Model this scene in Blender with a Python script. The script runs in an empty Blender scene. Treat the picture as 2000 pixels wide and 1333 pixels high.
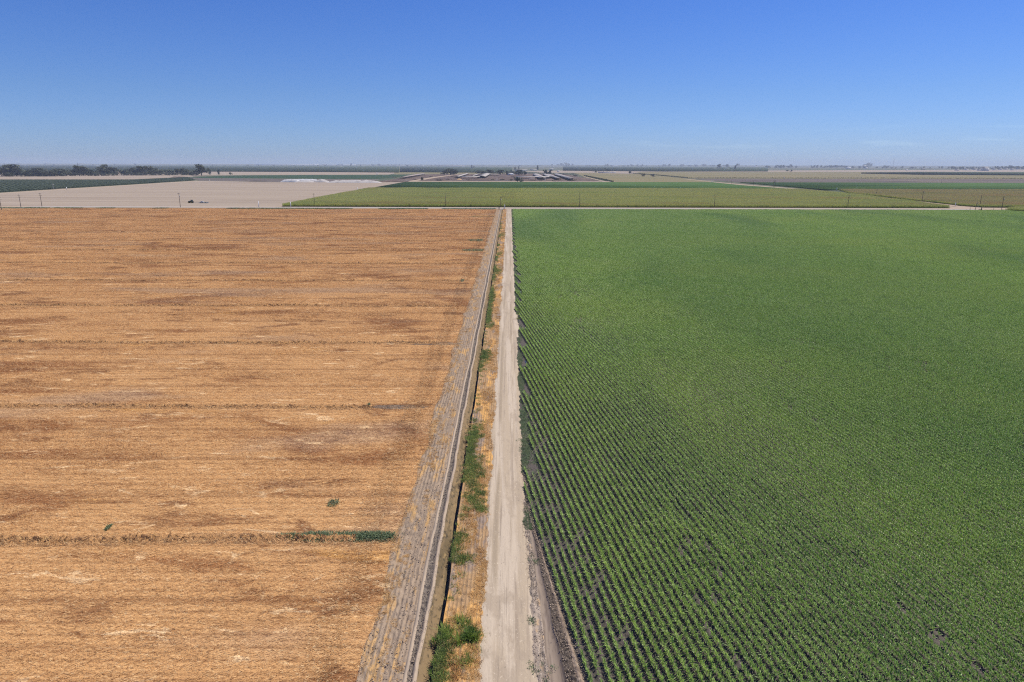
import bpy, math, random
import numpy as np
from mathutils import Matrix, Vector

R = math.radians
S = bpy.context.scene
COL = S.collection
rng = np.random.default_rng(7)
random.seed(7)

# ------------------------------------------------------------------ camera
CAM_H = 38.0
F = 1333.33                      # focal length in photo pixels (24 mm on 36 mm, photo is 2000 wide)
PITCH = math.atan((666.5 - 321.5) / F)
YAW = 0.0044
ROLL = 0.0025
fwd = Vector((math.sin(YAW) * math.cos(PITCH), math.cos(YAW) * math.cos(PITCH), -math.sin(PITCH)))
rt0 = Vector((math.cos(YAW), -math.sin(YAW), 0))
up0 = rt0.cross(fwd)
rt = rt0 * math.cos(ROLL) + up0 * math.sin(ROLL)
up = up0 * math.cos(ROLL) - rt0 * math.sin(ROLL)
cam = bpy.data.cameras.new("camera")
cam.lens, cam.sensor_width = 24.0, 36.0
cam.clip_start, cam.clip_end = 1.0, 200000.0
camo = bpy.data.objects.new("camera", cam)
COL.objects.link(camo)
m = Matrix((rt, up, -fwd)).transposed().to_4x4()
m.translation = (0, 0, CAM_H)
camo.matrix_world = m
S.camera = camo

# ------------------------------------------------------------------ sky, sun, exposure
SUN_EL, SUN_AZ = R(57), R(60)    # azimuth clockwise from the view direction (+Y)
w = bpy.data.worlds.new("World")
S.world = w
w.use_nodes = True
wn, wl = w.node_tree.nodes, w.node_tree.links
bg = wn["Background"]
sky = wn.new("ShaderNodeTexSky")
sky.sky_type = 'NISHITA'
sky.sun_disc = False
sky.sun_elevation = SUN_EL
sky.sun_rotation = SUN_AZ
sky.altitude = 0
sky.air_density = 1.0
sky.dust_density = 0.15
sky.ozone_density = 3.0
# clear dry air: the sky's own colour filtered bluer, a little differently at the horizon
tc = wn.new("ShaderNodeTexCoord")
sx = wn.new("ShaderNodeSeparateXYZ")
wl.new(tc.outputs["Generated"], sx.inputs[0])
ramp = wn.new("ShaderNodeValToRGB")
els = ramp.color_ramp.elements
els[0].position, els[0].color = 0.0, (0.350, 0.495, 0.93, 1)
els[1].position, els[1].color = 0.44, (0.140, 0.355, 0.89, 1)
e_ = els.new(0.09); e_.color = (0.315, 0.46, 0.81, 1)
wl.new(sx.outputs["Z"], ramp.inputs[0])
hs = wn.new("ShaderNodeMix"); hs.data_type = 'RGBA'; hs.blend_type = 'MULTIPLY'
hs.inputs[0].default_value = 1.0
wl.new(sky.outputs[0], hs.inputs[6])
wl.new(ramp.outputs[0], hs.inputs[7])
# a few thin streaks of cloud low over the right of the horizon
cm = wn.new("ShaderNodeMapping"); cm.inputs["Scale"].default_value = (9, 9, 95)
wl.new(tc.outputs["Generated"], cm.inputs[0])
cn = wn.new("ShaderNodeTexNoise"); cn.inputs["Scale"].default_value = 1.0; cn.inputs["Detail"].default_value = 6
wl.new(cm.outputs[0], cn.inputs["Vector"])
def wmap(v, a, b, c=0.0, d=1.0):
    q = wn.new("ShaderNodeMapRange"); q.interpolation_type = 'SMOOTHSTEP'
    for i_, x_ in enumerate((a, b, c, d)): q.inputs[i_ + 1].default_value = x_
    wl.new(v, q.inputs[0]); return q.outputs[0]
def wmul(a, b):
    q = wn.new("ShaderNodeMath"); q.operation = 'MULTIPLY'
    wl.new(a, q.inputs[0]); wl.new(b, q.inputs[1]); return q.outputs[0]
cmask = wmul(wmul(wmap(cn.outputs["Fac"], .52, .72), wmul(wmap(sx.outputs["Z"], .016, .03), wmap(sx.outputs["Z"], .034, .056, 1.0, 0.0))), wmap(sx.outputs["X"], .05, .30))
cl = wn.new("ShaderNodeMix"); cl.data_type = 'RGBA'; cl.blend_type = 'MULTIPLY'
wl.new(cmask, cl.inputs[0])
wl.new(hs.outputs[2], cl.inputs[6])
cl.inputs[7].default_value = (1.24, 1.16, 1.06, 1)
wl.new(cl.outputs[2], bg.inputs[0])
bg.inputs[1].default_value = 0.105
sun = bpy.data.lights.new("sun", 'SUN')
sun.energy = 4.5
sun.angle = R(0.5)
sun.color = (1.0, 0.955, 0.845)
suno = bpy.data.objects.new("sun", sun)
COL.objects.link(suno)
tosun = Vector((math.sin(SUN_AZ) * math.cos(SUN_EL), math.cos(SUN_AZ) * math.cos(SUN_EL), math.sin(SUN_EL)))
suno.rotation_euler = tosun.to_track_quat('Z', 'Y').to_euler()
S.view_settings.view_transform = 'Standard'
S.view_settings.look = 'None'
S.view_settings.exposure = 0.35
S.view_settings.gamma = 1.0
S.view_settings.use_curve_mapping = False
C = S.cycles
C.max_bounces, C.diffuse_bounces, C.glossy_bounces, C.transmission_bounces = 4, 2, 2, 2
C.volume_bounces, C.transparent_max_bounces = 0, 8
C.caustics_reflective = C.caustics_refractive = False
C.use_denoising = False
C.filter_width = 1.15
C.sample_clamp_indirect = 4.0
S.render.film_transparent = False

# ------------------------------------------------------------------ helpers
def ray(px, py):
    return fwd * F + rt * (px - 1000.0) - up * (py - 666.5)

def G(px, py, z=0.0):
    """photo pixel -> point on the level ground"""
    d = ray(px, py)
    t = (z - CAM_H) / d.z
    return Vector((d.x * t, d.y * t, z))

def mpp(p):
    """metres per photo pixel at a point"""
    return (Vector(p) - Vector((0, 0, CAM_H))).dot(fwd) / F

def GP(pts, z=0.0):
    return [G(x, y, z) for x, y in pts]

def tag(o, label=None, cat=None, group=None, kind=None):
    if label: o["label"] = label
    if cat: o["category"] = cat
    if group: o["group"] = group
    if kind: o["kind"] = kind
    return o

def link(name, me, parent=None):
    o = bpy.data.objects.new(name, me)
    COL.objects.link(o)
    if parent: o.parent = parent
    return o

def mesh_np(name, V, Fq, mats=(), mi=None, smooth=False):
    """V (n,3); Fq list/array of faces (quads or tris mixed)"""
    me = bpy.data.meshes.new(name)
    V = np.asarray(V, dtype=np.float32)
    if isinstance(Fq, np.ndarray):
        n, k = Fq.shape
        lv = Fq.astype(np.int32).ravel()
        tot = np.full(n, k, np.int32)
    else:
        lv = np.fromiter((i for f in Fq for i in f), np.int32)
        tot = np.fromiter((len(f) for f in Fq), np.int32)
        n = len(tot)
    me.vertices.add(len(V))
    me.vertices.foreach_set("co", V.ravel())
    me.loops.add(len(lv))
    me.loops.foreach_set("vertex_index", lv)
    me.polygons.add(n)
    st = np.concatenate(([0], np.cumsum(tot)[:-1])).astype(np.int32) if n else np.zeros(0, np.int32)
    me.polygons.foreach_set("loop_start", st)
    me.polygons.foreach_set("loop_total", tot)
    for mm in mats: me.materials.append(mm)
    if mi is not None: me.polygons.foreach_set("material_index", np.asarray(mi, np.int32))
    if smooth: me.polygons.foreach_set("use_smooth", np.ones(n, bool))
    me.update(calc_edges=True)
    me.validate()
    return me

def empty(name, loc, rz=0.0, sc=1.0):
    o = bpy.data.objects.new(name, None)
    COL.objects.link(o)
    o.location = loc
    o.rotation_euler = (0, 0, rz)
    o.scale = (sc, sc, sc)
    o.empty_display_size = 0.5
    return o

class MB:
    """collects shapes into one mesh"""
    def __init__(s): s.V, s.F = [], []
    def add(s, V, Fs):
        b = len(s.V)
        s.V += [tuple(v) for v in V]
        s.F += [tuple(i + b for i in f) for f in Fs]
        return s
    def box(s, x0, x1, y0, y1, z0, z1, rz=0.0, at=(0, 0, 0)):
        c, n = math.cos(rz), math.sin(rz)
        P = [(x, y, z) for z in (z0, z1) for x, y in ((x0, y0), (x1, y0), (x1, y1), (x0, y1))]
        P = [(at[0] + x * c - y * n, at[1] + x * n + y * c, at[2] + z) for x, y, z in P]
        return s.add(P, [(3, 2, 1, 0), (4, 5, 6, 7), (0, 1, 5, 4), (1, 2, 6, 5), (2, 3, 7, 6), (3, 0, 4, 7)])
    def tube(s, a, b, r0, r1=None, n=8, caps=True):
        a, b = Vector(a), Vector(b)
        r1 = r0 if r1 is None else r1
        d = (b - a).normalized()
        u = d.orthogonal().normalized()
        v = d.cross(u)
        P = []
        for c, r in ((a, r0), (b, r1)):
            for i in range(n):
                t = 2 * math.pi * i / n
                P.append(c + u * (r * math.cos(t)) + v * (r * math.sin(t)))
        Fs = [(i, (i + 1) % n, n + (i + 1) % n, n + i) for i in range(n)]
        if caps: Fs += [tuple(range(n))[::-1], tuple(range(n, 2 * n))]
        return s.add(P, Fs)
    def prism(s, poly, z0, z1):
        n = len(poly)
        P = [(p[0], p[1], z0) for p in poly] + [(p[0], p[1], z1) for p in poly]
        Fs = [(i, (i + 1) % n, n + (i + 1) % n, n + i) for i in range(n)]
        return s.add(P, Fs + [tuple(range(n, 2 * n)), tuple(range(n))[::-1]])
    def build(s, name, mat, parent=None, smooth=False):
        return link(name, mesh_np(name, s.V, s.F, [mat], smooth=smooth), parent)

# ------------------------------------------------------------------ materials
def sstep(nt, val, lo, hi):
    mr = nt.nodes.new("ShaderNodeMapRange")
    mr.interpolation_type = 'SMOOTHSTEP'
    mr.inputs[1].default_value, mr.inputs[2].default_value = lo, hi
    nt.links.new(val, mr.inputs[0])
    return mr.outputs[0]

def noise(nt, pos, sc, detail=3.0, rough=0.55, dist=0.0, off=0.0, rot=0.0):
    mp = nt.nodes.new("ShaderNodeMapping")
    mp.vector_type = 'TEXTURE' if False else 'POINT'
    mp.inputs["Location"].default_value = (off, off * 1.7, off * 0.3)
    mp.inputs["Rotation"].default_value = (0, 0, 0)
    mp.inputs["Scale"].default_value = sc
    src = pos
    if rot:
        vr = nt.nodes.new("ShaderNodeVectorRotate")
        vr.rotation_type = 'Z_AXIS'
        vr.inputs["Angle"].default_value = rot
        nt.links.new(pos, vr.inputs["Vector"])
        src = vr.outputs[0]
    nt.links.new(src, mp.inputs[0])
    t = nt.nodes.new("ShaderNodeTexNoise")
    t.inputs["Scale"].default_value = 1.0
    t.inputs["Detail"].default_value = detail
    t.inputs["Roughness"].default_value = rough
    t.inputs["Distortion"].default_value = dist
    nt.links.new(mp.outputs[0], t.inputs["Vector"])
    return t.outputs["Fac"]

def rows(nt, pos, ang, sp):
    """0..1 wave across rows that run along +Y turned by ang (counter-clockwise)"""
    d = nt.nodes.new("ShaderNodeVectorMath"); d.operation = 'DOT_PRODUCT'
    d.inputs[1].default_value = (math.cos(ang) * 2 * math.pi / sp, math.sin(ang) * 2 * math.pi / sp, 0)
    nt.links.new(pos, d.inputs[0])
    a = nt.nodes.new("ShaderNodeMath"); a.operation = 'SINE'
    nt.links.new(d.outputs["Value"], a.inputs[0])
    b = nt.nodes.new("ShaderNodeMath"); b.operation = 'MULTIPLY_ADD'
    b.inputs[1].default_value = b.inputs[2].default_value = 0.5
    nt.links.new(a.outputs[0], b.inputs[0])
    return b.outputs[0]

MATS = {}
def mat(name, base, layers=(), rough=0.9, bump=None, trans=0.0, spec=0.3, local=False, metal=0.0):
    """base colour with layers painted over: (colour, scale xyz, lo, hi, amount, {noise options}) or (colour, ('rows', ang, spacing), lo, hi, amount)"""
    if name in MATS: return MATS[name]
    mt = bpy.data.materials.new(name)
    mt.use_nodes = True
    nt = mt.node_tree
    b = nt.nodes["Principled BSDF"]
    out = nt.nodes["Material Output"]
    b.inputs["Roughness"].default_value = rough
    b.inputs["Specular IOR Level"].default_value = spec
    b.inputs["Metallic"].default_value = metal
    if local:
        pos = nt.nodes.new("ShaderNodeTexCoord").outputs["Object"]
    else:
        pos = nt.nodes.new("ShaderNodeNewGeometry").outputs["Position"]
    rgb = nt.nodes.new("ShaderNodeRGB")
    rgb.outputs[0].default_value = (*base, 1)
    cur = rgb.outputs[0]
    for i, L in enumerate(layers):
        col, sc, lo, hi, amt = L[:5]
        opt = L[5] if len(L) > 5 else {}
        if sc[0] == 'rows': v = rows(nt, pos, sc[1], sc[2])
        else: v = noise(nt, pos, sc, off=opt.get("off", 13.7 * (i + 1)), **{k: x for k, x in opt.items() if k != "off"})
        v = sstep(nt, v, lo, hi)
        mu = nt.nodes.new("ShaderNodeMath"); mu.operation = 'MULTIPLY'
        mu.inputs[1].default_value = amt
        nt.links.new(v, mu.inputs[0])
        mx = nt.nodes.new("ShaderNodeMix"); mx.data_type = 'RGBA'
        nt.links.new(mu.outputs[0], mx.inputs[0])
        nt.links.new(cur, mx.inputs[6])
        mx.inputs[7].default_value = (*col, 1)
        cur = mx.outputs[2]
    nt.links.new(cur, b.inputs["Base Color"])
    if bump:
        last = None
        for sc, st, ds in bump:
            bn = nt.nodes.new("ShaderNodeBump")
            bn.inputs["Strength"].default_value = st
            bn.inputs["Distance"].default_value = ds
            h = rows(nt, pos, sc[1], sc[2]) if sc[0] == 'rows' else noise(nt, pos, sc, detail=4, rough=0.65)
            nt.links.new(h, bn.inputs["Height"])
            if last: nt.links.new(last, bn.inputs["Normal"])
            last = bn.outputs[0]
        nt.links.new(last, b.inputs["Normal"])
    if trans:
        tr = nt.nodes.new("ShaderNodeBsdfTranslucent")
        nt.links.new(cur, tr.inputs[0])
        ms = nt.nodes.new("ShaderNodeMixShader")
        ms.inputs[0].default_value = trans
        nt.links.new(b.outputs[0], ms.inputs[1])
        nt.links.new(tr.outputs[0], ms.inputs[2])
        nt.links.new(ms.outputs[0], out.inputs[0])
    MATS[name] = mt
    return mt

ROWA = math.atan(0.1326)                     # corn rows lean left of the view direction
# --- stubble
STUB = [((0.260, 0.102, 0.038), (.024, .070, 1), .51, .61, .80, dict(detail=7, rough=.70, dist=.6)),
        ((0.215, 0.088, 0.036), (.08, .22, 1), .54, .63, .80, dict(detail=7, rough=.72, dist=.5)),
        ((0.40, 0.28, 0.19), (.02, .06, 1), .54, .66, .50, dict(detail=5)),
        ((0.62, 0.33, 0.085), (.05, .14, 1), .60, .70, .45, dict(detail=5, rough=.65)),
        ((0.84, 0.60, 0.33), (.16, .42, 1), .595, .655, .90, dict(detail=6, rough=.68, dist=.9)),
        ((0.20, 0.085, 0.036), ('rows', math.pi / 2, 1.52), .70, 1.0, .28),
        ((0.22, 0.09, 0.036), ('rows', math.pi / 2, 10.2), .93, 1.0, .35),
        ((0.16, 0.065, 0.028), (.12, 1.9, 1), .54, .68, .55, dict(detail=3, rough=.7)),
        ((0.78, 0.55, 0.28), (.9, 2.6, 1), .57, .70, .60, dict(detail=3, rough=.7, rot=.35)),
        ((0.10, 0.042, 0.02), (1.6, 5.5, 3), .53, .66, .65, dict(detail=3, rough=.7, rot=.3))]
M_stub = mat("stubble", (0.545, 0.305, 0.128), STUB, bump=[((2.5, 6, 4), .6, .12)], spec=0.02)
M_straw = mat("straw", (0.645, 0.375, 0.160), STUB[:7] + [((0.85, 0.63, 0.34), (3, 3, 3), .54, .66, .7, dict(detail=2)), ((0.30, 0.13, 0.05), (4, 4, 4), .55, .66, .7, dict(detail=2))], rough=.6, spec=.1)
M_levee = mat("levee soil", (0.44, 0.235, 0.095), [((0.085, 0.034, 0.016), (.9, 1.3, 2), .49, .60, .85, dict(detail=5, rough=.72)),
              ((0.55, 0.36, 0.16), (.8, 3, 2), .58, .70, .8, dict(detail=3, rough=.7))], bump=[((2, 3, 3), 1, .3)])
# --- soils
M_ground = mat("ground", (0.125, 0.125, 0.085), [((0.085, 0.095, 0.06), (.0012, .003, 1), .45, .6, .8), ((0.25, 0.205, 0.155), (.0007, .004, 1), .54, .62, .7),
               ((0.07, 0.09, 0.055), (.0006, .0022, 1), .52, .6, .8)], spec=0.02)
M_till = mat("tilled soil", (0.30, 0.222, 0.155), [((0.47, 0.28, 0.11), (1.0, .16, 1), .51, .62, .85, dict(detail=4, rough=.65)),
             ((0.12, 0.09, 0.07), ('rows', 0.0, .42), .55, .95, .42), ((0.34, 0.25, 0.17), (1.6, .5, 2), .52, .64, .7, dict(detail=4, rough=.7)), ((0.095, 0.078, 0.066), (2.6, 1.0, 2), .54, .68, .7, dict(detail=4, rough=.7)),
             ((0.42, 0.33, 0.25), (4, 2.6, 3), .62, .72, .6, dict(detail=3, rough=.7))], bump=[((3, 2, 3), .8, .15)], spec=0.02)
M_clod = mat("grey clods", (0.18, 0.147, 0.118), [((0.065, 0.055, 0.05), (3, 1.6, 3), .47, .60, .8, dict(detail=4, rough=.7)),
             ((0.34, 0.28, 0.22), (4, 3, 3), .60, .70, .7, dict(detail=3, rough=.7))], bump=[((4, 3, 4), .9, .15)], spec=0.02)
M_dclod = mat("dark brown clods", (0.105, 0.082, 0.066), [((0.05, 0.04, 0.034), (3, 2, 3), .47, .58, .85, dict(detail=5, rough=.72)), ((0.26, 0.205, 0.16), (3.5, 2.5, 3), .58, .67, .7, dict(detail=4, rough=.7))], bump=[((4, 3, 4), .9, .18)], spec=.02)
M_pale = mat("pale packed soil", (0.37, 0.285, 0.205), [((0.26, 0.205, 0.16), (1.4, .25, 1), .5, .66, .6, dict(detail=4)), ((0.2, 0.16, 0.13), (5, 3, 4), .6, .72, .5)],
             bump=[((3, 2, 3), .5, .06)], spec=0.02)
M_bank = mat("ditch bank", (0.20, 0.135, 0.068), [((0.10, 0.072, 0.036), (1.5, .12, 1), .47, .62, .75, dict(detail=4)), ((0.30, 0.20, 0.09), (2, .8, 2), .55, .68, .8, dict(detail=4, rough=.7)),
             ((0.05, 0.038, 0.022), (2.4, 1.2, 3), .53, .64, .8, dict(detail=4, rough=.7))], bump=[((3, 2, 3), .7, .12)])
M_verge = mat("verge soil", (0.36, 0.225, 0.115), [((0.25, 0.19, 0.15), (.5, .10, 1), .50, .60, .95, dict(detail=4, dist=.5)), ((0.56, 0.31, 0.105), (.55, .14, 1), .50, .60, .95, dict(detail=4)),
              ((0.12, 0.085, 0.06), ('rows', 0.0, .36), .6, .95, .40), ((0.10, 0.075, 0.055), (2.5, 1.6, 3), .55, .67, .7, dict(detail=4, rough=.7)),
              ((0.55, 0.40, 0.23), (2, 1.6, 3), .60, .70, .7, dict(detail=4, rough=.7))], bump=[((3, 2, 3), .8, .15)], spec=0.02)
M_road = mat("dirt road", (0.388, 0.302, 0.206), [((0.255, 0.195, 0.129), ('rows', 0.0, 1.85), .66, 1.0, .75), ((0.458, 0.369, 0.270), (.9, .03, 1), .45, .60, .9, dict(detail=5, rough=.6)), ((0.270, 0.207, 0.147), (2.4, .035, 1), .54, .66, .8, dict(detail=5, rough=.65)),
             ((0.330, 0.256, 0.179), (.45, .16, 1), .53, .64, .8, dict(detail=5, rough=.68)), ((0.220, 0.167, 0.120), (6, .12, 2), .60, .70, .5, dict(detail=3)),
             ((0.210, 0.163, 0.115), (2.2, 1.1, 3), .60, .70, .7, dict(detail=5, rough=.75)), ((0.560, 0.463, 0.345), (4, 3, 3), .60, .69, .7, dict(detail=4, rough=.7))],
             bump=[((4, 2.0, 3), .55, .07)])
M_shoulder = mat("rough shoulder", (0.32, 0.25, 0.19), [((0.17, 0.135, 0.105), (1.8, .22, 1), .49, .60, .85, dict(detail=5, rough=.68)), ((0.46, 0.30, 0.15), (1, .35, 1), .57, .66, .7, dict(detail=4)),
             ((0.11, 0.09, 0.072), (3.0, 2.0, 3), .54, .64, .85, dict(detail=5, rough=.72)), ((0.50, 0.41, 0.32), (3.5, 2.6, 3), .57, .66, .8, dict(detail=4, rough=.7))], bump=[((3.5, 2.5, 3), .9, .16)])
M_ridge = mat("crumbled soil ridge", (0.27, 0.20, 0.145), [((0.15, 0.112, 0.085), (2.5, 1.4, 3), .48, .6, .85, dict(detail=5, rough=.7)), ((0.38, 0.30, 0.22), (4, 2, 3), .58, .68, .7, dict(detail=4))], bump=[((4, 3, 3), .8, .12)], spec=.02)
M_mud = mat("dry mud", (0.215, 0.162, 0.118), [((0.135, 0.098, 0.072), (3, .2, 1), .47, .60, .85, dict(detail=5, rough=.65)), ((0.10, 0.075, 0.058), (3, 2, 3), .58, .68, .7, dict(detail=5, rough=.7)), ((0.25, 0.19, 0.15), (1.5, .15, 1), .55, .65, .6)], bump=[((5, 1.2, 3), .3, .06)], rough=.7)
M_dark = mat("dark wet soil", (0.088, 0.072, 0.059), [((0.125, 0.10, 0.08), (2.8, 2.0, 3), .52, .68, .8, dict(detail=4, rough=.7)), ((0.038, 0.03, 0.025), (4, 3, 3), .52, .66, .8, dict(detail=4, rough=.7)),
             ((0.16, 0.125, 0.10), (.05, .016, 1), .57, .70, .6, dict(detail=4)), ((0.20, 0.16, 0.13), (6, 5, 4), .66, .74, .5, dict(detail=3, rough=.7))], bump=[((4, 3, 4), .9, .2)])
M_asph = mat("asphalt", (0.34, 0.305, 0.27), [((0.27, 0.245, 0.225), (.06, .3, 1), .5, .66, .6)])
M_tan = mat("bare tan field", (0.315, 0.252, 0.190), [((0.245, 0.19, 0.145), (.0022, .035, 1), .47, .64, .75, dict(detail=5, rough=.6)), ((0.36, 0.29, 0.22), (.004, .06, 1), .52, .66, .7, dict(detail=4)),
            ((0.25, 0.185, 0.15), (.003, .18, 1), .58, .72, .6, dict(detail=3))], spec=0.02)
M_plow = mat("ploughed brown", (0.125, 0.102, 0.09), [((0.18, 0.15, 0.128), (.003, .03, 1), .5, .62, .8, dict(detail=4)), ((0.09, 0.07, 0.062), (.006, .03, 1), .55, .66, .8)], spec=0.02)
M_corral = mat("corral dirt", (0.125, 0.088, 0.072), [((0.07, 0.05, 0.042), (.03, .05, 1), .48, .58, .85, dict(detail=5)), ((0.27, 0.205, 0.16), (.02, .05, 1), .56, .62, .85, dict(detail=5))], spec=0.02)
M_oliv = mat("olive field", (0.19, 0.165, 0.085), [((0.235, 0.18, 0.105), (.002, .014, 1), .47, .62, .8, dict(detail=4)), ((0.14, 0.14, 0.07), (.003, .02, 1), .53, .64, .7, dict(detail=4))], spec=0.02)
M_dgreen = mat("dark green crop", (0.060, 0.108, 0.030), [((0.082, 0.135, 0.040), (.004, .02, 1), .5, .66, .7, dict(detail=4)), ((0.02, 0.055, 0.026), (.01, .05, 1), .52, .66, .6, dict(detail=4))], rough=.9, spec=0.02)
M_dgreen2 = mat("bluish green crop", (0.036, 0.064, 0.032), [((0.05, 0.08, 0.04), (.004, .02, 1), .5, .66, .7, dict(detail=4))], spec=0.02)
M_orch = mat("orchard green", (0.050, 0.070, 0.038), [((0.085, 0.095, 0.055), (.004, .010, 1), .5, .63, .8, dict(detail=5, rough=.65)), ((0.026, 0.040, 0.026), (.03, .05, 1), .5, .62, .8, dict(detail=4))], spec=0.02)
M_white = mat("white lime pile", (0.42, 0.385, 0.35), [((0.30, 0.26, 0.23), (.08, .12, .3), .5, .66, .8, dict(detail=5, rough=.65))], bump=[((.3, .3, .6), .8, .8)])
# --- plants
M_corn = mat("young corn leaf", (0.320, 0.465, 0.090), [((0.17, 0.27, 0.055), (.45, .22, .1), .50, .66, .65, dict(detail=3, rough=.7)), ((0.42, 0.55, 0.13), (.38, .17, .1), .55, .68, .7, dict(detail=3, rough=.7)), ((0.37, 0.48, 0.095), (.012, .022, 1), .46, .66, .7, dict(detail=4)), ((0.15, 0.27, 0.062), ('rows', 0.0, 400.0), .62, 1.0, .28), ((0.165, 0.295, 0.070), (.015, .0042, 1), .50, .66, .75, dict(detail=4, dist=.4, off=61.0)),
             ((0.46, 0.54, 0.22), (3, 3, 3), .58, .70, .7, dict(detail=2)), ((0.10, 0.18, 0.035), (4, 4, 4), .54, .66, .8, dict(detail=2))], rough=.45, trans=.32, spec=.45)
M_tall = mat("tall corn leaf", (0.38, 0.43, 0.090), [((0.16, 0.20, 0.05), (.25, .06, .1), .52, .66, .7, dict(detail=3, rough=.7)), ((0.44, 0.40, 0.12), (.006, .018, 1), .46, .62, .8, dict(detail=4)), ((0.26, 0.33, 0.08), (.004, .03, 1), .53, .66, .7, dict(detail=4)),
             ((0.10, 0.13, 0.035), (1.2, 1.2, 1.2), .55, .68, .6, dict(detail=2))], rough=.6, trans=.15, spec=.15)
M_tass = mat("corn tassel", (0.62, 0.58, 0.21), [((0.48, 0.50, 0.16), (.005, .02, 1), .48, .62, .8, dict(detail=4)), ((0.55, 0.36, 0.16), (.003, .012, 1), .55, .66, .7)], rough=.7, trans=.25)
M_tass2 = mat("ripe corn tassel", (0.60, 0.46, 0.22), [((0.45, 0.37, 0.17), (.005, .02, 1), .48, .62, .8, dict(detail=4)), ((0.56, 0.36, 0.17), (.004, .016, 1), .52, .64, .7)], rough=.7, trans=.25)
M_weed = mat("weed leaf", (0.25, 0.31, 0.085), [((0.15, 0.20, 0.06), (.35, .35, 1), .47, .62, .8, dict(detail=3)), ((0.30, 0.29, 0.10), (1.2, 1.2, 1), .54, .66, .8, dict(detail=3))], rough=.6, trans=.3)
M_weedd = mat("dark weed leaf", (0.165, 0.215, 0.105), [((0.26, 0.28, 0.15), (.8, .8, 1), .50, .64, .8, dict(detail=3)), ((0.05, 0.08, 0.04), (1.6, 1.6, 2), .54, .66, .7)], rough=.6, trans=.25)
M_dry = mat("dry weed", (0.60, 0.36, 0.14), [((0.36, 0.19, 0.075), (.5, .2, 1), .5, .64, .7, dict(detail=3)), ((0.72, 0.54, 0.30), (2, 2, 2), .54, .66, .8)], rough=.7, trans=.2)
M_reed = mat("green reed", (0.23, 0.32, 0.06), [((0.09, 0.16, 0.03), (.7, .7, .7), .48, .62, .8, dict(detail=3)), ((0.32, 0.36, 0.10), (1.5, 1.5, 1.5), .54, .66, .8)], rough=.5, trans=.35)
M_leafA = mat("grey green leaf", (0.085, 0.096, 0.055), [((0.13, 0.13, 0.08), (.10, .10, .12), .5, .64, .8, dict(detail=3)), ((0.026, 0.034, 0.022), (.13, .13, .2), .52, .66, .8, dict(detail=3))], rough=.6, trans=.15)
M_leafB = mat("deep green leaf", (0.030, 0.045, 0.025), [((0.075, 0.095, 0.045), (.12, .12, .15), .52, .66, .8, dict(detail=3))], rough=.6, trans=.15)
M_bark = mat("bark", (0.13, 0.10, 0.075), [((0.07, 0.055, 0.042), (2, 2, .3), .5, .64, .7)])
# --- made things
M_wood = mat("pole wood", (0.105, 0.08, 0.062), [((0.06, 0.046, 0.037), (3, 3, .3), .5, .64, .7)])
M_wpipe = mat("white pipe", (0.78, 0.76, 0.72), [((0.55, 0.5, 0.44), (1.5, 1.5, .8), .56, .68, .6)], rough=.6)
M_gal = mat("galvanised metal", (0.45, 0.46, 0.47), [((0.3, 0.29, 0.27), (.1, .1, .1), .5, .66, .6)], rough=.55)
M_roof = mat("pale metal roof", (0.38, 0.335, 0.285), [((0.27, 0.225, 0.19), (.05, .05, .2), .5, .64, .7, dict(detail=4))], rough=.6)
M_roofd = mat("rusty roof", (0.30, 0.24, 0.21), [((0.2, 0.13, 0.1), (.08, .08, .2), .5, .64, .7, dict(detail=4))], rough=.7)
M_shade = mat("shed interior", (0.09, 0.07, 0.06), [((0.14, 0.1, 0.08), (.2, .2, .2), .5, .64, .7)])
M_wall = mat("white wall", (0.70, 0.68, 0.65), [((0.55, 0.52, 0.48), (.1, .1, .2), .5, .66, .6)])
M_tarp = mat("white tarp", (0.47, 0.45, 0.425), [((0.42, 0.40, 0.375), (.1, .1, .3), .5, .66, .6)], rough=.5)
M_dark_m = mat("dark machine paint", (0.035, 0.05, 0.035), [((0.06, 0.055, 0.045), (.8, .8, .8), .5, .66, .6)], rough=.5)
M_hay = mat("weathered hay", (0.26, 0.185, 0.115), [((0.15, 0.105, 0.07), (.25, .25, .5), .48, .62, .8, dict(detail=4))], spec=.02)
M_rub = mat("rubber", (0.022, 0.021, 0.02), [((0.05, 0.045, 0.04), (1, 1, 1), .5, .66, .5)])
M_glass = mat("cab glass", (0.05, 0.07, 0.08), rough=.1, spec=.6)
M_rim = mat("wheel rim", (0.5, 0.4, 0.08), rough=.5)
M_blueg = mat("worn blue grey paint", (0.22, 0.26, 0.28), [((0.12, 0.11, 0.1), (.8, .8, .8), .5, .66, .6)], rough=.55)
M_water = mat("muddy water", (0.045, 0.042, 0.04), rough=.06, spec=.6)
M_win = mat("window glass", (0.04, 0.05, 0.06), rough=.15, spec=.6)

# ------------------------------------------------------------------ 1-D wobble for edges
def wob(y, amp, wl_, seed):
    y = np.asarray(y, float)
    r = np.random.default_rng(seed)
    out = np.zeros_like(y)
    for k in range(5):
        f = 2 * math.pi / (wl_ / (1.7 ** k))
        out += np.sin(y * f * r.uniform(.8, 1.2) + r.uniform(0, 6.28)) * r.uniform(.5, 1) / (1.5 ** k)
    return out * amp * .6

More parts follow.
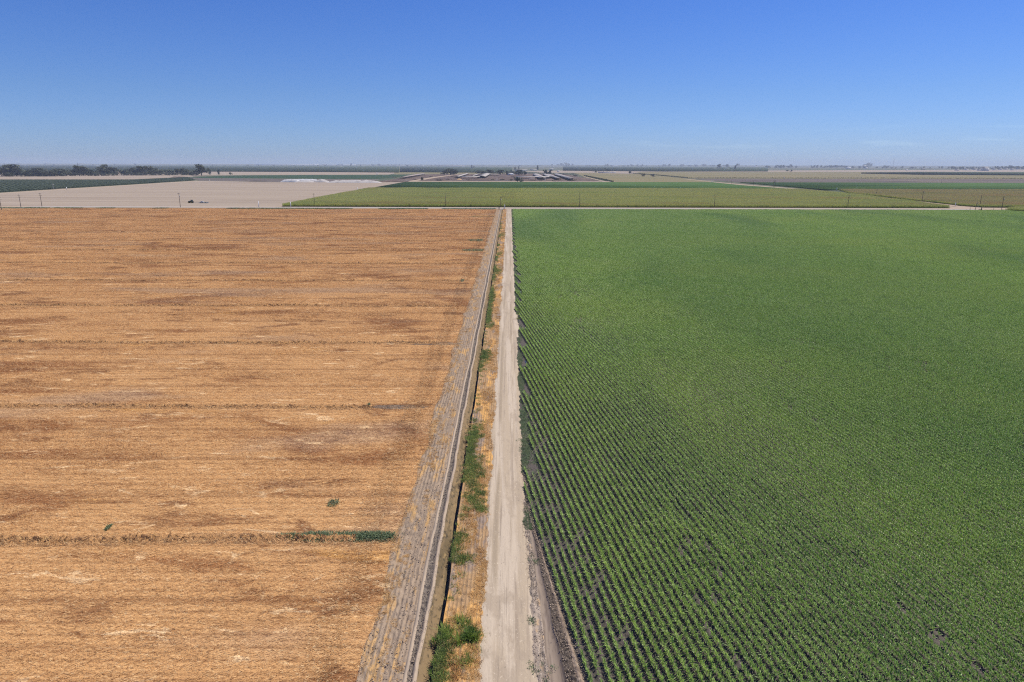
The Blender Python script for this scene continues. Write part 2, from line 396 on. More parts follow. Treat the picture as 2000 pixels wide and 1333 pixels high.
def vnoise(x, y, seed):
    """smooth value noise on numpy arrays, 0..1"""
    xi, yi = np.floor(x).astype(np.int64), np.floor(y).astype(np.int64)
    fx, fy = x - xi, y - yi
    fx, fy = fx * fx * (3 - 2 * fx), fy * fy * (3 - 2 * fy)
    def h(a, b):
        n = (a * 374761393 + b * 668265263 + seed * 974711) & 0x7fffffff
        n = ((n ^ (n >> 13)) * 1274126177) & 0x7fffffff
        return ((n ^ (n >> 16)) & 0xffff) / 65535.0
    return (h(xi, yi) * (1 - fx) + h(xi + 1, yi) * fx) * (1 - fy) + (h(xi, yi + 1) * (1 - fx) + h(xi + 1, yi + 1) * fx) * fy

# ------------------------------------------------------------------ near strips along the farm road
Y_END = G(980, 408.6).y                       # far end of both near fields
Y_NEAR = -60.0
def ylist(k=0.10):
    ys = [Y_NEAR, -20, 10, 30, 38]
    y = 40.0
    while y < Y_END - 6:
        ys.append(y)
        y += max(k, k * (y / 45.0) ** 2)
    ys.append(Y_END)
    return np.array(ys)

def eL(y): return -11.7 + wob(y, .55, 37, 1)
def eT(y): return -8.15 + wob(y, .10, 40, 2)
def eD(y): return -5.62 + wob(y, .10, 23, 3)
def eRl(y): return -2.35 + wob(y, .26, 26, 4) + wob(y, .14, 3.1, 14) + np.where(np.asarray(y) < 60, .15, 0)
def row0(y): return 6.2 + 0.1326 * (43.6 - np.asarray(y, float))
def sfac(y): return np.clip((72 - np.asarray(y, float)) / 28.0, 0.0, 1.05)
def eRr(y): return 1.75 + wob(y, .28, 19, 5) + wob(y, .16, 2.7, 15) + sfac(y) * .35 + np.where((np.asarray(y) > 150) & (np.asarray(y) < 175), .5, 0)
def eC(y): return np.maximum(eRr(y) + .02, row0(y) - .45)
def eM1(y): return np.maximum(eRr(y) + .004, eC(y) - 2.55 * sfac(y) + wob(y, .12, 11, 6) * sfac(y))
def eM2(y): return np.maximum(eRr(y) + .008, eC(y) - 1.35 * sfac(y) + wob(y, .10, 9, 7) * sfac(y))
def eM3(y): return np.maximum(eRr(y) + .012, eC(y) - .48 * sfac(y) + wob(y, .10, 7, 8) * sfac(y))

def strip(name, ea, eb, nx, zf, m_, ys=None, smooth=True):
    ys = ylist() if ys is None else ys
    a, b = ea(ys), eb(ys)
    t = np.linspace(0, 1, nx)
    X = a[:, None] + (b - a)[:, None] * t[None, :]
    Y = np.repeat(ys[:, None], nx, 1)
    Z = zf(X, Y, np.repeat(t[None, :], len(ys), 0))
    V = np.stack([X, Y, Z], -1).reshape(-1, 3)
    ny = len(ys)
    i = np.arange(ny - 1)[:, None] * nx + np.arange(nx - 1)[None, :]
    Fq = np.stack([i, i + 1, i + nx + 1, i + nx], -1).reshape(-1, 4)
    o = link(name, mesh_np(name, V, Fq, [m_], smooth=smooth))
    return tag(o, kind='structure')

def edge0(t): return np.clip(np.minimum(t, 1 - t) * 12, 0, 1)
def rough_z(X, Y, s, seed): return (vnoise(X * s, Y * s, seed) - .5) + .5 * (vnoise(X * s * 2.3, Y * s * 2.3, seed + 1) - .5)

strip("tilled_strip", eL, eT, 36, lambda X, Y, t: edge0(t) * (.03 * np.sin(X * 2 * math.pi / .42 + 1.2 * np.sin(Y * .21)) + .20 * rough_z(X, Y * .6, 2.6, 11)), M_till)
strip("track_ridge", eT, lambda y: eT(y) + .34, 6, lambda X, Y, t: .10 * np.sin(t * math.pi) + edge0(t) * .02 * rough_z(X, Y, 4, 3), M_pale)
strip("clod_strip", lambda y: eT(y) + .34, lambda y: eD(y) - 1.72, 10, lambda X, Y, t: edge0(t) * (-.10 * np.sin(t * math.pi) + .16 * rough_z(X, Y, 3.4, 5)), M_clod)
strip("ditch_lip", lambda y: eD(y) - 1.72, lambda y: eD(y) - 1.34, 6, lambda X, Y, t: .16 * np.sin(t * math.pi) + edge0(t) * .08 * rough_z(X, Y, 3, 8), M_pale)
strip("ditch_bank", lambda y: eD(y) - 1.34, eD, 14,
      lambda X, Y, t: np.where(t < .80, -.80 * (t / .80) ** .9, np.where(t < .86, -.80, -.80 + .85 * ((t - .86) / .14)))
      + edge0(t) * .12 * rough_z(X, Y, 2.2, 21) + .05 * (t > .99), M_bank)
strip("verge", eD, eRl, 30, lambda X, Y, t: .05 * (1 - t) + edge0(t) * (.04 * np.sin(X * 2 * math.pi / .36) + .18 * rough_z(X, Y, 1.7, 31)), M_verge)
strip("dirt_road", eRl, eRr, 26, lambda X, Y, t: edge0(t) * (.04 - .035 * np.exp(-((np.abs(X + .1) - .95) / .28) ** 2) + .025 * rough_z(X, Y * .3, 2.2, 41)), M_road)
strip("road_shoulder", eRr, eM1, 22, lambda X, Y, t: edge0(t) * sfac(Y) * (.04 * np.sin(X * 2 * math.pi / .55 + 2 * np.sin(Y * .13)) + .15 * rough_z(X, Y * .8, 2.8, 51)), M_shoulder)
strip("dry_furrow", eM1, eM2, 12, lambda X, Y, t: -.24 * sfac(Y) * np.sin(t * math.pi) ** .6 + .03 * edge0(t) * rough_z(X, Y * .3, 4, 61), M_mud)
strip("clod_bank", eM2, eM3, 10, lambda X, Y, t: sfac(Y) * edge0(t) * .30 * rough_z(X, Y, 3.2, 71), M_dclod)
strip("pale_ridge", eM3, eC, 7, lambda X, Y, t: sfac(Y) * (.13 * np.sin(t * math.pi) + edge0(t) * .12 * rough_z(X, Y, 3.3, 81)), M_ridge)

# stubble field sheet and the soil under the corn
def big_sheet(name, poly, m_, z=0.0, kind='structure'):
    o = link(name, mesh_np(name, [(p[0], p[1], z) for p in poly], [tuple(range(len(poly)))], [m_]))
    return tag(o, kind=kind)

def field_from_edge(name, edge, sgn, outer, m_):
    ys = ylist(.6)
    ex = edge(ys)
    V = [(x, y, 0) for x, y in zip(ex, ys)] + [(outer, y, 0) for y in ys]
    n = len(ys)
    Fs = [((i, i + 1, n + i + 1, n + i) if sgn > 0 else (i, n + i, n + i + 1, i + 1))[::-1] for i in range(n - 1)]
    return tag(link(name, mesh_np(name, V, Fs, [m_])), kind='structure')
XO = 760.0
field_from_edge("stubble_ground", eL, -1, -XO, M_stub)
field_from_edge("corn_soil", eC, 1, XO, M_dark)
# everything beyond: one ring of ground to the horizon, butted to the near strips
B = 60000.0
Vg = [(-B, -3000, 0), (B, -3000, 0), (B, B, 0), (-B, B, 0), (-XO, Y_NEAR, 0), (XO, Y_NEAR, 0), (XO, Y_END, 0), (-XO, Y_END, 0)]
tag(link("ground", mesh_np("ground", Vg, [(0, 1, 5, 4), (1, 2, 6, 5), (2, 3, 7, 6), (3, 0, 4, 7)], [M_ground])), kind='structure')

# ------------------------------------------------------------------ blades and scatter
def blades(pos, L, az, rise, droop, wd, seg=3, tip=.15, twist=None):
    """leaf strips: start at pos, go out along az; rise = slope upward, droop = how far the tip falls (fractions of L)"""
    n = len(L)
    t = np.linspace(0, 1, seg + 1)
    d = np.stack([np.cos(az), np.sin(az), np.zeros(n)], 1)
    if twist is None: twist = np.zeros(n)
    s = np.stack([-np.sin(az) * np.cos(twist), np.cos(az) * np.cos(twist), np.sin(twist)], 1)
    cx = (np.cos(np.arctan(rise)))[:, None] * t[None, :] * L[:, None]
    cz = (np.sin(np.arctan(rise)))[:, None] * t[None, :] * L[:, None] - (droop * L)[:, None] * (t ** 2)[None, :]
    P = pos[:, None, :] + d[:, None, :] * cx[:, :, None]
    P[:, :, 2] += cz
    hw = (wd / 2)[:, None] * (1 - (1 - tip) * t ** 1.5)[None, :]
    A = P - s[:, None, :] * hw[:, :, None]
    Bv = P + s[:, None, :] * hw[:, :, None]
    V = np.stack([A, Bv], 2).reshape(-1, 3)
    b = (np.arange(n) * 2 * (seg + 1))[:, None] + (np.arange(seg) * 2)[None, :]
    Fq = np.stack([b, b + 1, b + 3, b + 2], -1).reshape(-1, 4)
    return V, Fq

def merge(parts):
    V, Fq, M = [], [], []
    o = 0
    for v, f, mi in parts:
        V.append(v); Fq.append(f + o); M.append(np.full(len(f), mi))
        o += len(v)
    return np.concatenate(V), np.concatenate(Fq), np.concatenate(M)

def scatter(name, protos, mats, P, rz, sc, idx):
    """ONE object: its mesh carries the prototypes and the points; geometry nodes put a prototype on every point"""
    V, Fq, M, pid = [], [], [], []
    o = 0
    for k, (v, f, mi) in enumerate(protos):
        V.append(v); Fq.append(f + o); M.append(mi); pid.append(np.full(len(f), k))
        o += len(v)
    npv = o
    V.append(P)
    V = np.concatenate(V); Fq = np.concatenate(Fq)
    me = mesh_np(name, V, Fq, mats, np.concatenate(M))
    a = me.attributes.new("proto", 'INT', 'FACE'); a.data.foreach_set("value", np.concatenate(pid).astype(np.int32))
    isp = np.zeros(len(V), bool); isp[npv:] = True
    a = me.attributes.new("is_point", 'BOOLEAN', 'POINT'); a.data.foreach_set("value", isp)
    def full(x): return np.concatenate([np.zeros(npv), x])
    a = me.attributes.new("pick", 'INT', 'POINT'); a.data.foreach_set("value", full(idx).astype(np.int32))
    r = np.zeros((len(V), 3), np.float32); r[npv:, 2] = rz
    a = me.attributes.new("turn", 'FLOAT_VECTOR', 'POINT'); a.data.foreach_set("vector", r.ravel())
    s = np.ones((len(V), 3), np.float32); s[npv:] = sc
    a = me.attributes.new("size", 'FLOAT_VECTOR', 'POINT'); a.data.foreach_set("vector", s.ravel())
    ob = link(name, me)
    ng = bpy.data.node_groups.new(name, 'GeometryNodeTree')
    ng.interface.new_socket("Geometry", in_out='INPUT', socket_type='NodeSocketGeometry')
    ng.interface.new_socket("Geometry", in_out='OUTPUT', socket_type='NodeSocketGeometry')
    N, Lk = ng.nodes, ng.links
    gi, go = N.new("NodeGroupInput"), N.new("NodeGroupOutput")
    def attr(nm, dt):
        x = N.new("GeometryNodeInputNamedAttribute"); x.data_type = dt
        x.inputs["Name"].default_value = nm
        return x.outputs["Attribute"]
    sep = N.new("GeometryNodeSeparateGeometry"); sep.domain = 'POINT'
    Lk.new(gi.outputs[0], sep.inputs["Geometry"])
    Lk.new(attr("is_point", 'BOOLEAN'), sep.inputs["Selection"])
    sp = N.new("GeometryNodeSplitToInstances"); sp.domain = 'FACE'
    Lk.new(sep.outputs["Inverted"], sp.inputs[0])
    Lk.new(attr("proto", 'INT'), sp.inputs["Group ID"])
    iop = N.new("GeometryNodeInstanceOnPoints")
    Lk.new(sep.outputs["Selection"], iop.inputs["Points"])
    Lk.new(sp.outputs["Instances"], iop.inputs["Instance"])
    iop.inputs["Pick Instance"].default_value = True
    Lk.new(attr("pick", 'INT'), iop.inputs["Instance Index"])
    e2r = N.new("FunctionNodeEulerToRotation")
    Lk.new(attr("turn", 'FLOAT_VECTOR'), e2r.inputs[0])
    Lk.new(e2r.outputs[0], iop.inputs["Rotation"])
    Lk.new(attr("size", 'FLOAT_VECTOR'), iop.inputs["Scale"])
    Lk.new(iop.outputs[0], go.inputs[0])
    md = ob.modifiers.new("scatter", 'NODES')
    md.node_group = ng
    return tag(ob, kind='stuff')

def in_view(X, Y, pad=45.0, z=0.0):
    dz = z - CAM_H
    dep = X * fwd.x + Y * fwd.y + dz * fwd.z
    lat = X * rt.x + Y * rt.y + dz * rt.z
    ver = X * up.x + Y * up.y + dz * up.z
    return (dep > 5) & (np.abs(lat) < dep * 0.752 + pad) & (ver > -dep * .502 - pad)

# ------------------------------------------------------------------ young corn
def corn_segment(seed, L=4.0, dens=1.0, gap=0.0):
    r = np.random.default_rng(seed)
    py = np.arange(.08, L, .165 / dens)
    py = py + r.uniform(-.04, .04, len(py))
    py = py[r.random(len(py)) > gap]
    px = r.normal(0, .028, len(py))
    hs_ = r.uniform(.75, 1.15, len(py))
    az0 = r.uniform(0, math.pi, len(py))
    parts = []
    for k in range(7):
        n = len(py)
        az = az0 + (k % 2) * math.pi + r.normal(0, .45, n)
        zb = (.04 + .055 * k) * hs_
        Ls = (.34 + .23 * math.sin(math.pi * (k + .8) / 7.5)) * hs_ * r.uniform(.8, 1.2, n)
        rise = np.full(n, 1.0 + .28 * k) * r.uniform(.7, 1.3, n)
        v, f = blades(np.stack([px, py, zb + .10], 1), Ls, az, rise, r.uniform(.25, .62, n), r.uniform(.058, .09, n), seg=3, twist=r.normal(0, .35, n))
        parts.append((v, f, 0))
    # soil ridge the row stands on
    cx = np.array([-.37, -.26, -.12, .12, .26, .37]); cz = np.array([.006, .03, .12, .12, .03, .006])
    ys = np.linspace(0, L, 17)
    X = cx[None, :] + r.normal(0, .018, (17, 6)); Z = cz[None, :] + r.normal(0, .016, (17, 6)).clip(-.003, .05)
    V = np.stack([X, np.repeat(ys[:, None], 6, 1), Z], -1).reshape(-1, 3)
    i = np.arange(16)[:, None] * 6 + np.arange(5)[None, :]
    parts.append((V, np.stack([i, i + 1, i + 7, i + 6], -1).reshape(-1, 4), 1))
    return merge(parts)

SEG = 4.0
cprot = [corn_segment(s, SEG) for s in range(5)] + [corn_segment(9, SEG, .85, .35), corn_segment(10, SEG, .8, .7)] + [corn_segment(20 + s, SEG) for s in range(9)]
P_, sc_, id_ = [], [], []
SP = .7566
yk = np.arange(18.0, Y_END - 7, SEG * math.cos(ROWA))
for k in range(0, 1300):
    y = yk + rng.uniform(0, SEG) - SEG
    x = row0(y) + k * SP
    # rows were drilled in passes: each pass of rows stops at one line, leaving weedy wedges along the road
    yhit = 43.6 + (6.2 + k * SP - 1.75) / .1326
    yend = 16.0 * math.floor((yhit - 15.0) / 16.0) + 15.0 + rng.normal(0, 2.2)
    ok = (x > eRr(y) + .35) & (y + SEG * .6 < max(yend, 79)) & in_view(x, y)
    ok &= (x < G(1990, 418).x + 200)
    if not ok.any():
        continue
    x, y = x[ok], y[ok]
    n = len(x)
    big = vnoise(x / 22, y / 30, 5) * .6 + vnoise(x / 7, y / 9, 6) * .4
    s = .90 + .40 * big + .10 * np.clip((x - 25) / 60, 0, 1) + rng.normal(0, .04, n)
    if k < 9: s *= .80 + .02 * k
    pk = rng.integers(0, 14, n); pk = np.where((pk == 5) | (pk == 6), pk + 7, pk)
    gapn = vnoise(x / 9 + 40, y / 14, 8) + .35 * vnoise(x / 2.5, y / 5, 9)
    pk = np.where(gapn + rng.normal(0, .12, n) > 1.22, 5, pk)
    A_, B_ = G(1470, 985), G(1995, 1300)
    dd = np.abs((x - A_.x) * (B_.y - A_.y) - (y - A_.y) * (B_.x - A_.x)) / math.hypot(B_.x - A_.x, B_.y - A_.y)
    tr_ = (dd + rng.normal(0, .9, n) < 1.6) & (rng.random(n) < .38) & (x > A_.x) & (x < B_.x + 2)
    for c0, c1 in (((1325, 1006), (1490, 1000)), ((1880, 1018), (2010, 1008))):
        a_, b_ = G(*c0), G(*c1)
        tr_ |= (np.abs(y - (a_.y + (x - a_.x) / (b_.x - a_.x) * (b_.y - a_.y)) + 2) < 1.3) & (x > a_.x) & (x < b_.x) & (rng.random(n) < .55)
    s = np.where(tr_, s * .84, s)
    if k < 7: pk = np.where(rng.random(n) < .45, 5, pk)
    P_.append(np.stack([x, y, np.full(n, .002)], 1)); id_.append(pk)
    sc_.append(np.stack([s * 1.0, np.ones(n) * 1.01, s], 1))
P_, sc_, id_ = np.concatenate(P_), np.concatenate(sc_), np.concatenate(id_)
o = scatter("young_corn", cprot, [M_corn, M_dark], P_, np.full(len(P_), ROWA), sc_, id_)
tag(o, "rows of knee high bright green corn filling the field beside the dirt road", "corn crop")
print("young corn segments", len(P_))

# ------------------------------------------------------------------ straw on the stubble field
def straw_tile(seed, T=3.0, n=620):
    r = np.random.default_rng(seed)
    # standing stubble in drill rows along X
    m_ = int(n * .5)
    ry = (r.integers(0, 15, m_) + .5) * (T / 15) + r.normal(0, .03, m_)
    p = np.stack([r.uniform(0, T, m_), ry, np.zeros(m_)], 1)
    v1, f1 = blades(p, r.uniform(.12, .26, m_), r.uniform(0, 6.28, m_), r.uniform(1.0, 4, m_), r.uniform(0, .2, m_), r.uniform(.014, .03, m_), seg=1, tip=.5)
    q = n - m_
    p = np.stack([r.uniform(0, T, q), r.uniform(0, T, q), r.uniform(.02, .12, q)], 1)
    v2, f2 = blades(p, r.uniform(.25, .65, q), r.normal(.35, .45, q) + math.pi * r.integers(0, 2, q), r.uniform(-.1, .3, q), np.zeros(q), r.uniform(.014, .032, q), seg=1, tip=.5, twist=r.normal(0, .5, q))
    return merge([(v1, f1, 0), (v2, f2, 0)])

T = 3.0
sprot = [straw_tile(20 + s) for s in range(5)]
gx, gy = np.meshgrid(np.arange(-XO + 50, -11.5, T), np.arange(21, Y_END - 4, T), indexing='ij')
gx, gy = gx.ravel(), gy.ravel()
ok = in_view(gx, gy) & (gx + T < eL(gy) + .35)
gx, gy = gx[ok], gy[ok]
ye = np.arange(21, Y_END - 4, T * .8)
gx = np.concatenate([gx, eL(ye) - T + rng.uniform(-.1, .9, len(ye)), eL(ye) - 1.7 * T + rng.uniform(0, .6, len(ye))]); gy = np.concatenate([gy, ye, ye])
n = len(gx)
hh = .6 + .9 * vnoise(gx / 14, gy / 5, 90)
o = scatter("straw_stubble", sprot, [M_straw], np.stack([gx, gy, np.full(n, .003)], 1), np.zeros(n), np.stack([np.ones(n), np.ones(n), hh], 1), rng.integers(0, 5, n))
tag(o, "cut golden straw stubble covering the harvested field left of the ditch", "stubble")
print("straw tiles", n)

# levees: low broken ridges of soil and straw running across the stubble every 41 m
def levee_tile(seed, L=6.0):
    r = np.random.default_rng(seed)
    nx, ny = 41, 15
    x = np.linspace(0, L, nx); t = np.linspace(-1, 1, ny)
    X, Tt = np.meshgrid(x, t, indexing='ij')
    Yv = Tt * 1.05 + r.normal(0, .03, X.shape)
    Z = .34 * np.exp(-((Tt - .1) / .34) ** 2) + .15 * r.normal(0, 1, X.shape) * np.exp(-(Tt / .45) ** 2)
    Z = np.clip(Z, .0, .8); Z[:, 0] = Z[:, -1] = 0.002
    V = np.stack([X, Yv, Z], -1).reshape(-1, 3)
    i = np.arange(nx - 1)[:, None] * ny + np.arange(ny - 1)[None, :]
    f = np.stack([i, i + ny, i + ny + 1, i + 1], -1).reshape(-1, 4)
    q = 420
    p = np.stack([r.uniform(0, L, q), r.normal(0, .55, q), r.uniform(.02, .16, q)], 1)
    v2, f2 = blades(p, r.uniform(.25, .7, q), r.uniform(0, 6.28, q), r.uniform(.1, 1.4, q), r.uniform(0, .5, q), r.uniform(.02, .04, q), seg=2, tip=.4)
    return merge([(V, f, 0), (v2, f2, 1)])
lp = [levee_tile(60 + s) for s in range(4)]
P_, s_ = [], []
LEV = [63.9, 104.2, 144.8, 185.2, 227.0, 268.5, 310.5, 352, 394, 436, 478, 520, 562]
for k, y in enumerate(LEV):
    xe = -11.9 - (3.5 if k in (1, 2) else 0) - (6 if k == 1 else 0)
    x = np.arange(-XO + 60, xe - 6, 6.0)
    yy = y + wob(x, .5, 70, 100 + k)
    ok = in_view(x, yy)
    P_.append(np.stack([x[ok], yy[ok], np.full(ok.sum(), .004)], 1))
P_ = np.concatenate(P_)
n = len(P_)
o = scatter("levee_ridges", lp, [M_levee, M_straw], P_, np.zeros(n), np.stack([np.ones(n), np.ones(n), rng.uniform(.75, 1.25, n)], 1), rng.integers(0, 4, n))
tag(o, "low broken soil and straw ridges crossing the stubble field", "levees")

# ------------------------------------------------------------------ margins: weeds and dry growth
def tuft(seed, n, h, w_, spread, m_, rise=(1.2, 5), droop=(.1, .5)):
    r = np.random.default_rng(seed)
    a, q = r.uniform(0, 6.28, n), np.sqrt(r.random(n)) * spread
    p = np.stack([q * np.cos(a), q * np.sin(a), np.zeros(n)], 1)
    v, f = blades(p, r.uniform(.5, 1.1, n) * h, r.uniform(0, 6.28, n), r.uniform(*rise, n), r.uniform(*droop, n), r.uniform(.6, 1.3, n) * w_, seg=2, tip=.3, twist=r.normal(0, .4, n))
    return v, f, np.full(len(f), m_)

P_, id_, sc_ = [], [], []
def put(x, y, kind, s, z=.0):
    x, y = np.asarray(x, float), np.asarray(y, float)
    n = len(x)
    P_.append(np.stack([x, y, np.full(n, z) if np.isscalar(z) else z], 1)); id_.append(np.full(n, kind) + 3 * rng.integers(0, 3, n))
    s = np.asarray(s) * rng.uniform(.7, 1.3, n)
    sc_.append(np.stack([s, s, s], 1))
wp = []
for s in range(3):
    wp += [tuft(200 + s, 34, .42, .05, .42, 0), tuft(210 + s, 40, .32, .035, .42, 1, rise=(.2, 2)), tuft(220 + s, 26, .26, .05, .38, 2, rise=(.3, 2.5))]
# green along the ditch's right shoulder, denser in patches
yy = rng.uniform(36, Y_END - 8, 9000); yy = 36 + (yy - 36) * rng.random(9000) ** .7
xx = eD(yy) + .1 + np.abs(rng.normal(0, .42, len(yy)))
dn = vnoise(yy / 9, yy * 0, 300)
k = rng.random(len(yy)) < np.clip((dn - .42) * 1.6, .03, .7)
put(xx[k], yy[k], 0, .9)
k2 = k & (rng.random(len(yy)) < .45)
put(xx[k2] + .2, yy[k2] + .15, 1, .8)
# dry orange growth on the verge
yy = 36 + rng.random(26000) ** 1.5 * (Y_END - 44)
xx = eD(yy) + .5 + rng.random(len(yy)) * (eRl(yy) - eD(yy) - .6)
dn = vnoise(xx / 1.3 + 9, yy / 5, 310) + .4 * vnoise(xx / .5, yy / 1.6, 311)
k = dn + rng.normal(0, .12, len(dn)) > .74
put(xx[k], yy[k], 1, .75)
# green blotches on the verge
for px, py, rx, ry, nn in ((925, 920, 1.1, 4.2, 420), (930, 970, 1.0, 3, 300), (928, 845, .9, 4, 260), (950, 695, .8, 5, 260), (962, 580, 1.0, 5, 200), (957, 632, .8, 4, 160), (974, 530, 1.0, 8, 200), (980, 460, 1.3, 12, 260),
                           (975, 497, 1.2, 9, 200), (905, 1090, .8, .8, 90), (938, 995, .7, .7, 70), (900, 1050, .7, .5, 60)):
    c = G(px, py)
    nn = int(nn * .34); put(c.x + rng.normal(0, rx * .55, nn), c.y + rng.normal(0, ry * .6, nn), 0, 1.0); put(c.x + rng.normal(0, rx * .55, nn // 2), c.y + rng.normal(0, ry * .6, nn // 2), 1, 1.0)
# straw spilling over the tilled strip
yy = 36 + rng.random(9000) ** 1.4 * (Y_END - 44)
xx = eL(yy) + rng.random(len(yy)) ** 1.5 * 3.3
k = vnoise(xx / .7, yy / 6, 320) > .55
put(xx[k], yy[k], 1, .55)
# weeds at the foot of the corn rows and on the rough shoulder
yy = 40 + rng.random(30000) ** 1.2 * (Y_END - 48)
xx = eRr(yy) + .1 + rng.random(len(yy)) * np.maximum(.4, .1326 * ((yy - 15) % 16) + .3)
k = (vnoise(yy / 11 + 5, yy * 0 + 2, 330) + rng.normal(0, .2, len(yy)) > .36) & (yy > 66) & (rng.random(len(yy)) < .8)
put(xx[k], yy[k], 2, .55)
for px, py, rx, ry, nn in ((1038, 790, .9, 4.5, 700), (1030, 830, .7, 3, 260), (1022, 870, .5, 2, 160), (1046, 900, .8, 4, 260), (1012, 570, .6, 8, 220), (1014, 610, .6, 6, 220), (1040, 1095, .4, .6, 24),
                           (1036, 1215, .3, .5, 24), (1040, 1300, .35, .6, 24), (1064, 1315, .6, .8, 30), (1020, 862, .35, .5, 30), (1045, 960, .6, 3, 150)):
    c = G(px, py)
    nn = int(nn * .22); put(c.x + rng.normal(0, rx * .6, nn), c.y + rng.normal(0, ry * .7, nn), 2 if px > 1015 else 0, .85)
# dark weeds on the field's far headland by the cross road
xx = rng.uniform(-520, -12, 2600); yy = Y_END - 3 + rng.normal(0, 1.2, 2600)
k = vnoise(xx / 16, yy * 0, 340) > .45
put(xx[k], yy[k], 2, 4.5)
P_, id_, sc_ = np.concatenate(P_), np.concatenate(id_), np.concatenate(sc_)
ok = in_view(P_[:, 0], P_[:, 1])
P_, id_, sc_ = P_[ok], id_[ok], sc_[ok]
n = len(P_)
o = scatter("margin_weeds", wp, [M_weed, M_dry, M_weedd], P_, rng.uniform(0, 6.28, n), sc_, id_)
tag(o, "low green and dry orange weeds along the ditch and the road edges", "weeds")
print("weeds", n)

# loose clods on the tilled strip, the ditch lips, the shoulder and the road's edges
def clod(seed, m_):
    r = np.random.default_rng(seed)
    t = (1 + 5 ** .5) / 2
    v = np.array([(-1, t, 0), (1, t, 0), (-1, -t, 0), (1, -t, 0), (0, -1, t), (0, 1, t), (0, -1, -t), (0, 1, -t), (t, 0, -1), (t, 0, 1), (-t, 0, -1), (-t, 0, 1)]) / 1.9
    f = np.array([(0, 11, 5), (0, 5, 1), (0, 1, 7), (0, 7, 10), (0, 10, 11), (1, 5, 9), (5, 11, 4), (11, 10, 2), (10, 7, 6), (7, 1, 8), (3, 9, 4), (3, 4, 2), (3, 2, 6), (3, 6, 8), (3, 8, 9), (4, 9, 5), (2, 4, 11), (6, 2, 10), (8, 6, 7), (9, 8, 1)])
    v = v * r.uniform(.65, 1.25, (12, 1)) * np.array([1, r.uniform(.6, 1), .7]) + [0, 0, .25]
    f4 = np.concatenate([f, f[:, 2:3]], 1)
    return v, f, np.full(20, m_)
M_cl1 = mat("loose clod", (0.37, 0.285, 0.21), [((0.22, 0.17, 0.13), (1.5, 1.5, 1.5), .45, .6, .8, dict(detail=3))], spec=.02)
CP, CS = [], []
def sow(n, ea, eb, ymax, pw, smin, smax, thr=0.0, z=.03):
    y = 38 + rng.random(n) ** pw * (ymax - 38)
    a, b = ea(y), eb(y)
    x = a + rng.random(n) * (b - a)
    k = vnoise(x / .9, y / 3.0, 700) > thr
    x, y = x[k], y[k]
    CP.append(np.stack([x, y, np.full(len(x), z)], 1)); CS.append(rng.uniform(smin, smax, len(x)) ** 1.0 * .42 * rng.uniform(.4, 1.3, len(x)))
sow(9000, eL, eT, 260, 1.6, .05, .16, .35)
sow(3500, lambda y: eT(y) + .3, lambda y: eD(y) - 1.7, 220, 1.6, .05, .14, .2)
sow(2200, lambda y: eD(y) - 1.75, lambda y: eD(y) - 1.3, 200, 1.6, .04, .10, .3, .12)
sow(3000, lambda y: eRl(y) - .5, lambda y: eRl(y) + .35, 260, 1.5, .03, .10, .4)
sow(3600, lambda y: eRr(y) - .35, lambda y: eRr(y) + .3, 260, 1.5, .03, .10, .35)
sow(2600, eRr, eM1, 72, 1.1, .03, .12, .35, .05)
sow(2600, eM2, lambda y: eC(y) + .3, 80, 1.1, .05, .17, .2, .05)
sow(700, eRl, eRr, 120, 1.4, .02, .06, .5, .04)
CP, CS = np.concatenate(CP), np.concatenate(CS)
ok = in_view(CP[:, 0], CP[:, 1], 15)
CP, CS = CP[ok], CS[ok]
n = len(CP)
o = scatter("soil_clods", [clod(800 + q, 0) for q in range(5)], [M_cl1], CP, rng.uniform(0, 6.28, n), np.stack([CS] * 3, 1), rng.integers(0, 5, n))
tag(o, "loose dry soil clods scattered over the tilled strip and road edges", "soil clods")

def weed_patch(name, label, px0, px1, py0, py1, n, h, m_, cat="weed patch", w_=.07, seed=1, lobes=6):
    r = np.random.default_rng(seed)
    a, b = G(px0, py1), G(px1, py0)
    cx, cy = (a.x + b.x) / 2, (a.y + b.y) / 2
    rx, ry = (b.x - a.x) / 2, (b.y - a.y) / 2
    x = r.uniform(-1, 1, n); y = r.uniform(-1, 1, n)
    if lobes > 1:
        lc = np.linspace(-.85, .85, lobes) + r.normal(0, .05, lobes)
        q = r.integers(0, lobes, n)
        x = lc[q] + r.normal(0, .85 / lobes, n); y = (r.normal(0, .46, n) * r.uniform(.75, 1.2, lobes)[q] + r.normal(0, .1, lobes)[q]) * np.clip(.3 + (x + 1.05), .3, 1)
        keep = np.abs(y) < 1.0
    else:
        keep = x * x + y * y < r.uniform(.5, 1, n)
    x, y = x[keep], y[keep]
    nn = len(x)
    dome = np.clip(1 - y * y * .8, .25, 1)
    p = np.stack([x * rx, y * ry, r.random(nn) * h * .55 * dome], 1)
    v, f = blades(p, r.uniform(.5, 1.0, nn) * h * dome, r.uniform(0, 6.28, nn), r.uniform(.6, 3, nn), r.uniform(.1, .6, nn), r.uniform(.6, 1.3, nn) * w_, seg=2, tip=.3, twist=r.normal(0, .4, nn))
    ob = link(name, mesh_np(name, v, f, [m_]))
    ob.location = (cx, cy, 0)
    return tag(ob, label, cat)
weed_patch("weed_bush", "long dark green weed patch lying on the nearest levee of the stubble field", 552, 778, 1037, 1062, 7500, .42, M_weedd, seed=1, lobes=9, w_=.08)
weed_patch("weed_bush", "small round grey green weed patch alone in the stubble above the long patch", 634, 668, 976, 993, 520, .4, M_weedd, seed=2, lobes=1)
weed_patch("weed_bush", "tiny slanted grey green weed patch in the stubble just above the nearest levee", 198, 226, 1024, 1040, 320, .35, M_weedd, seed=3, lobes=1)
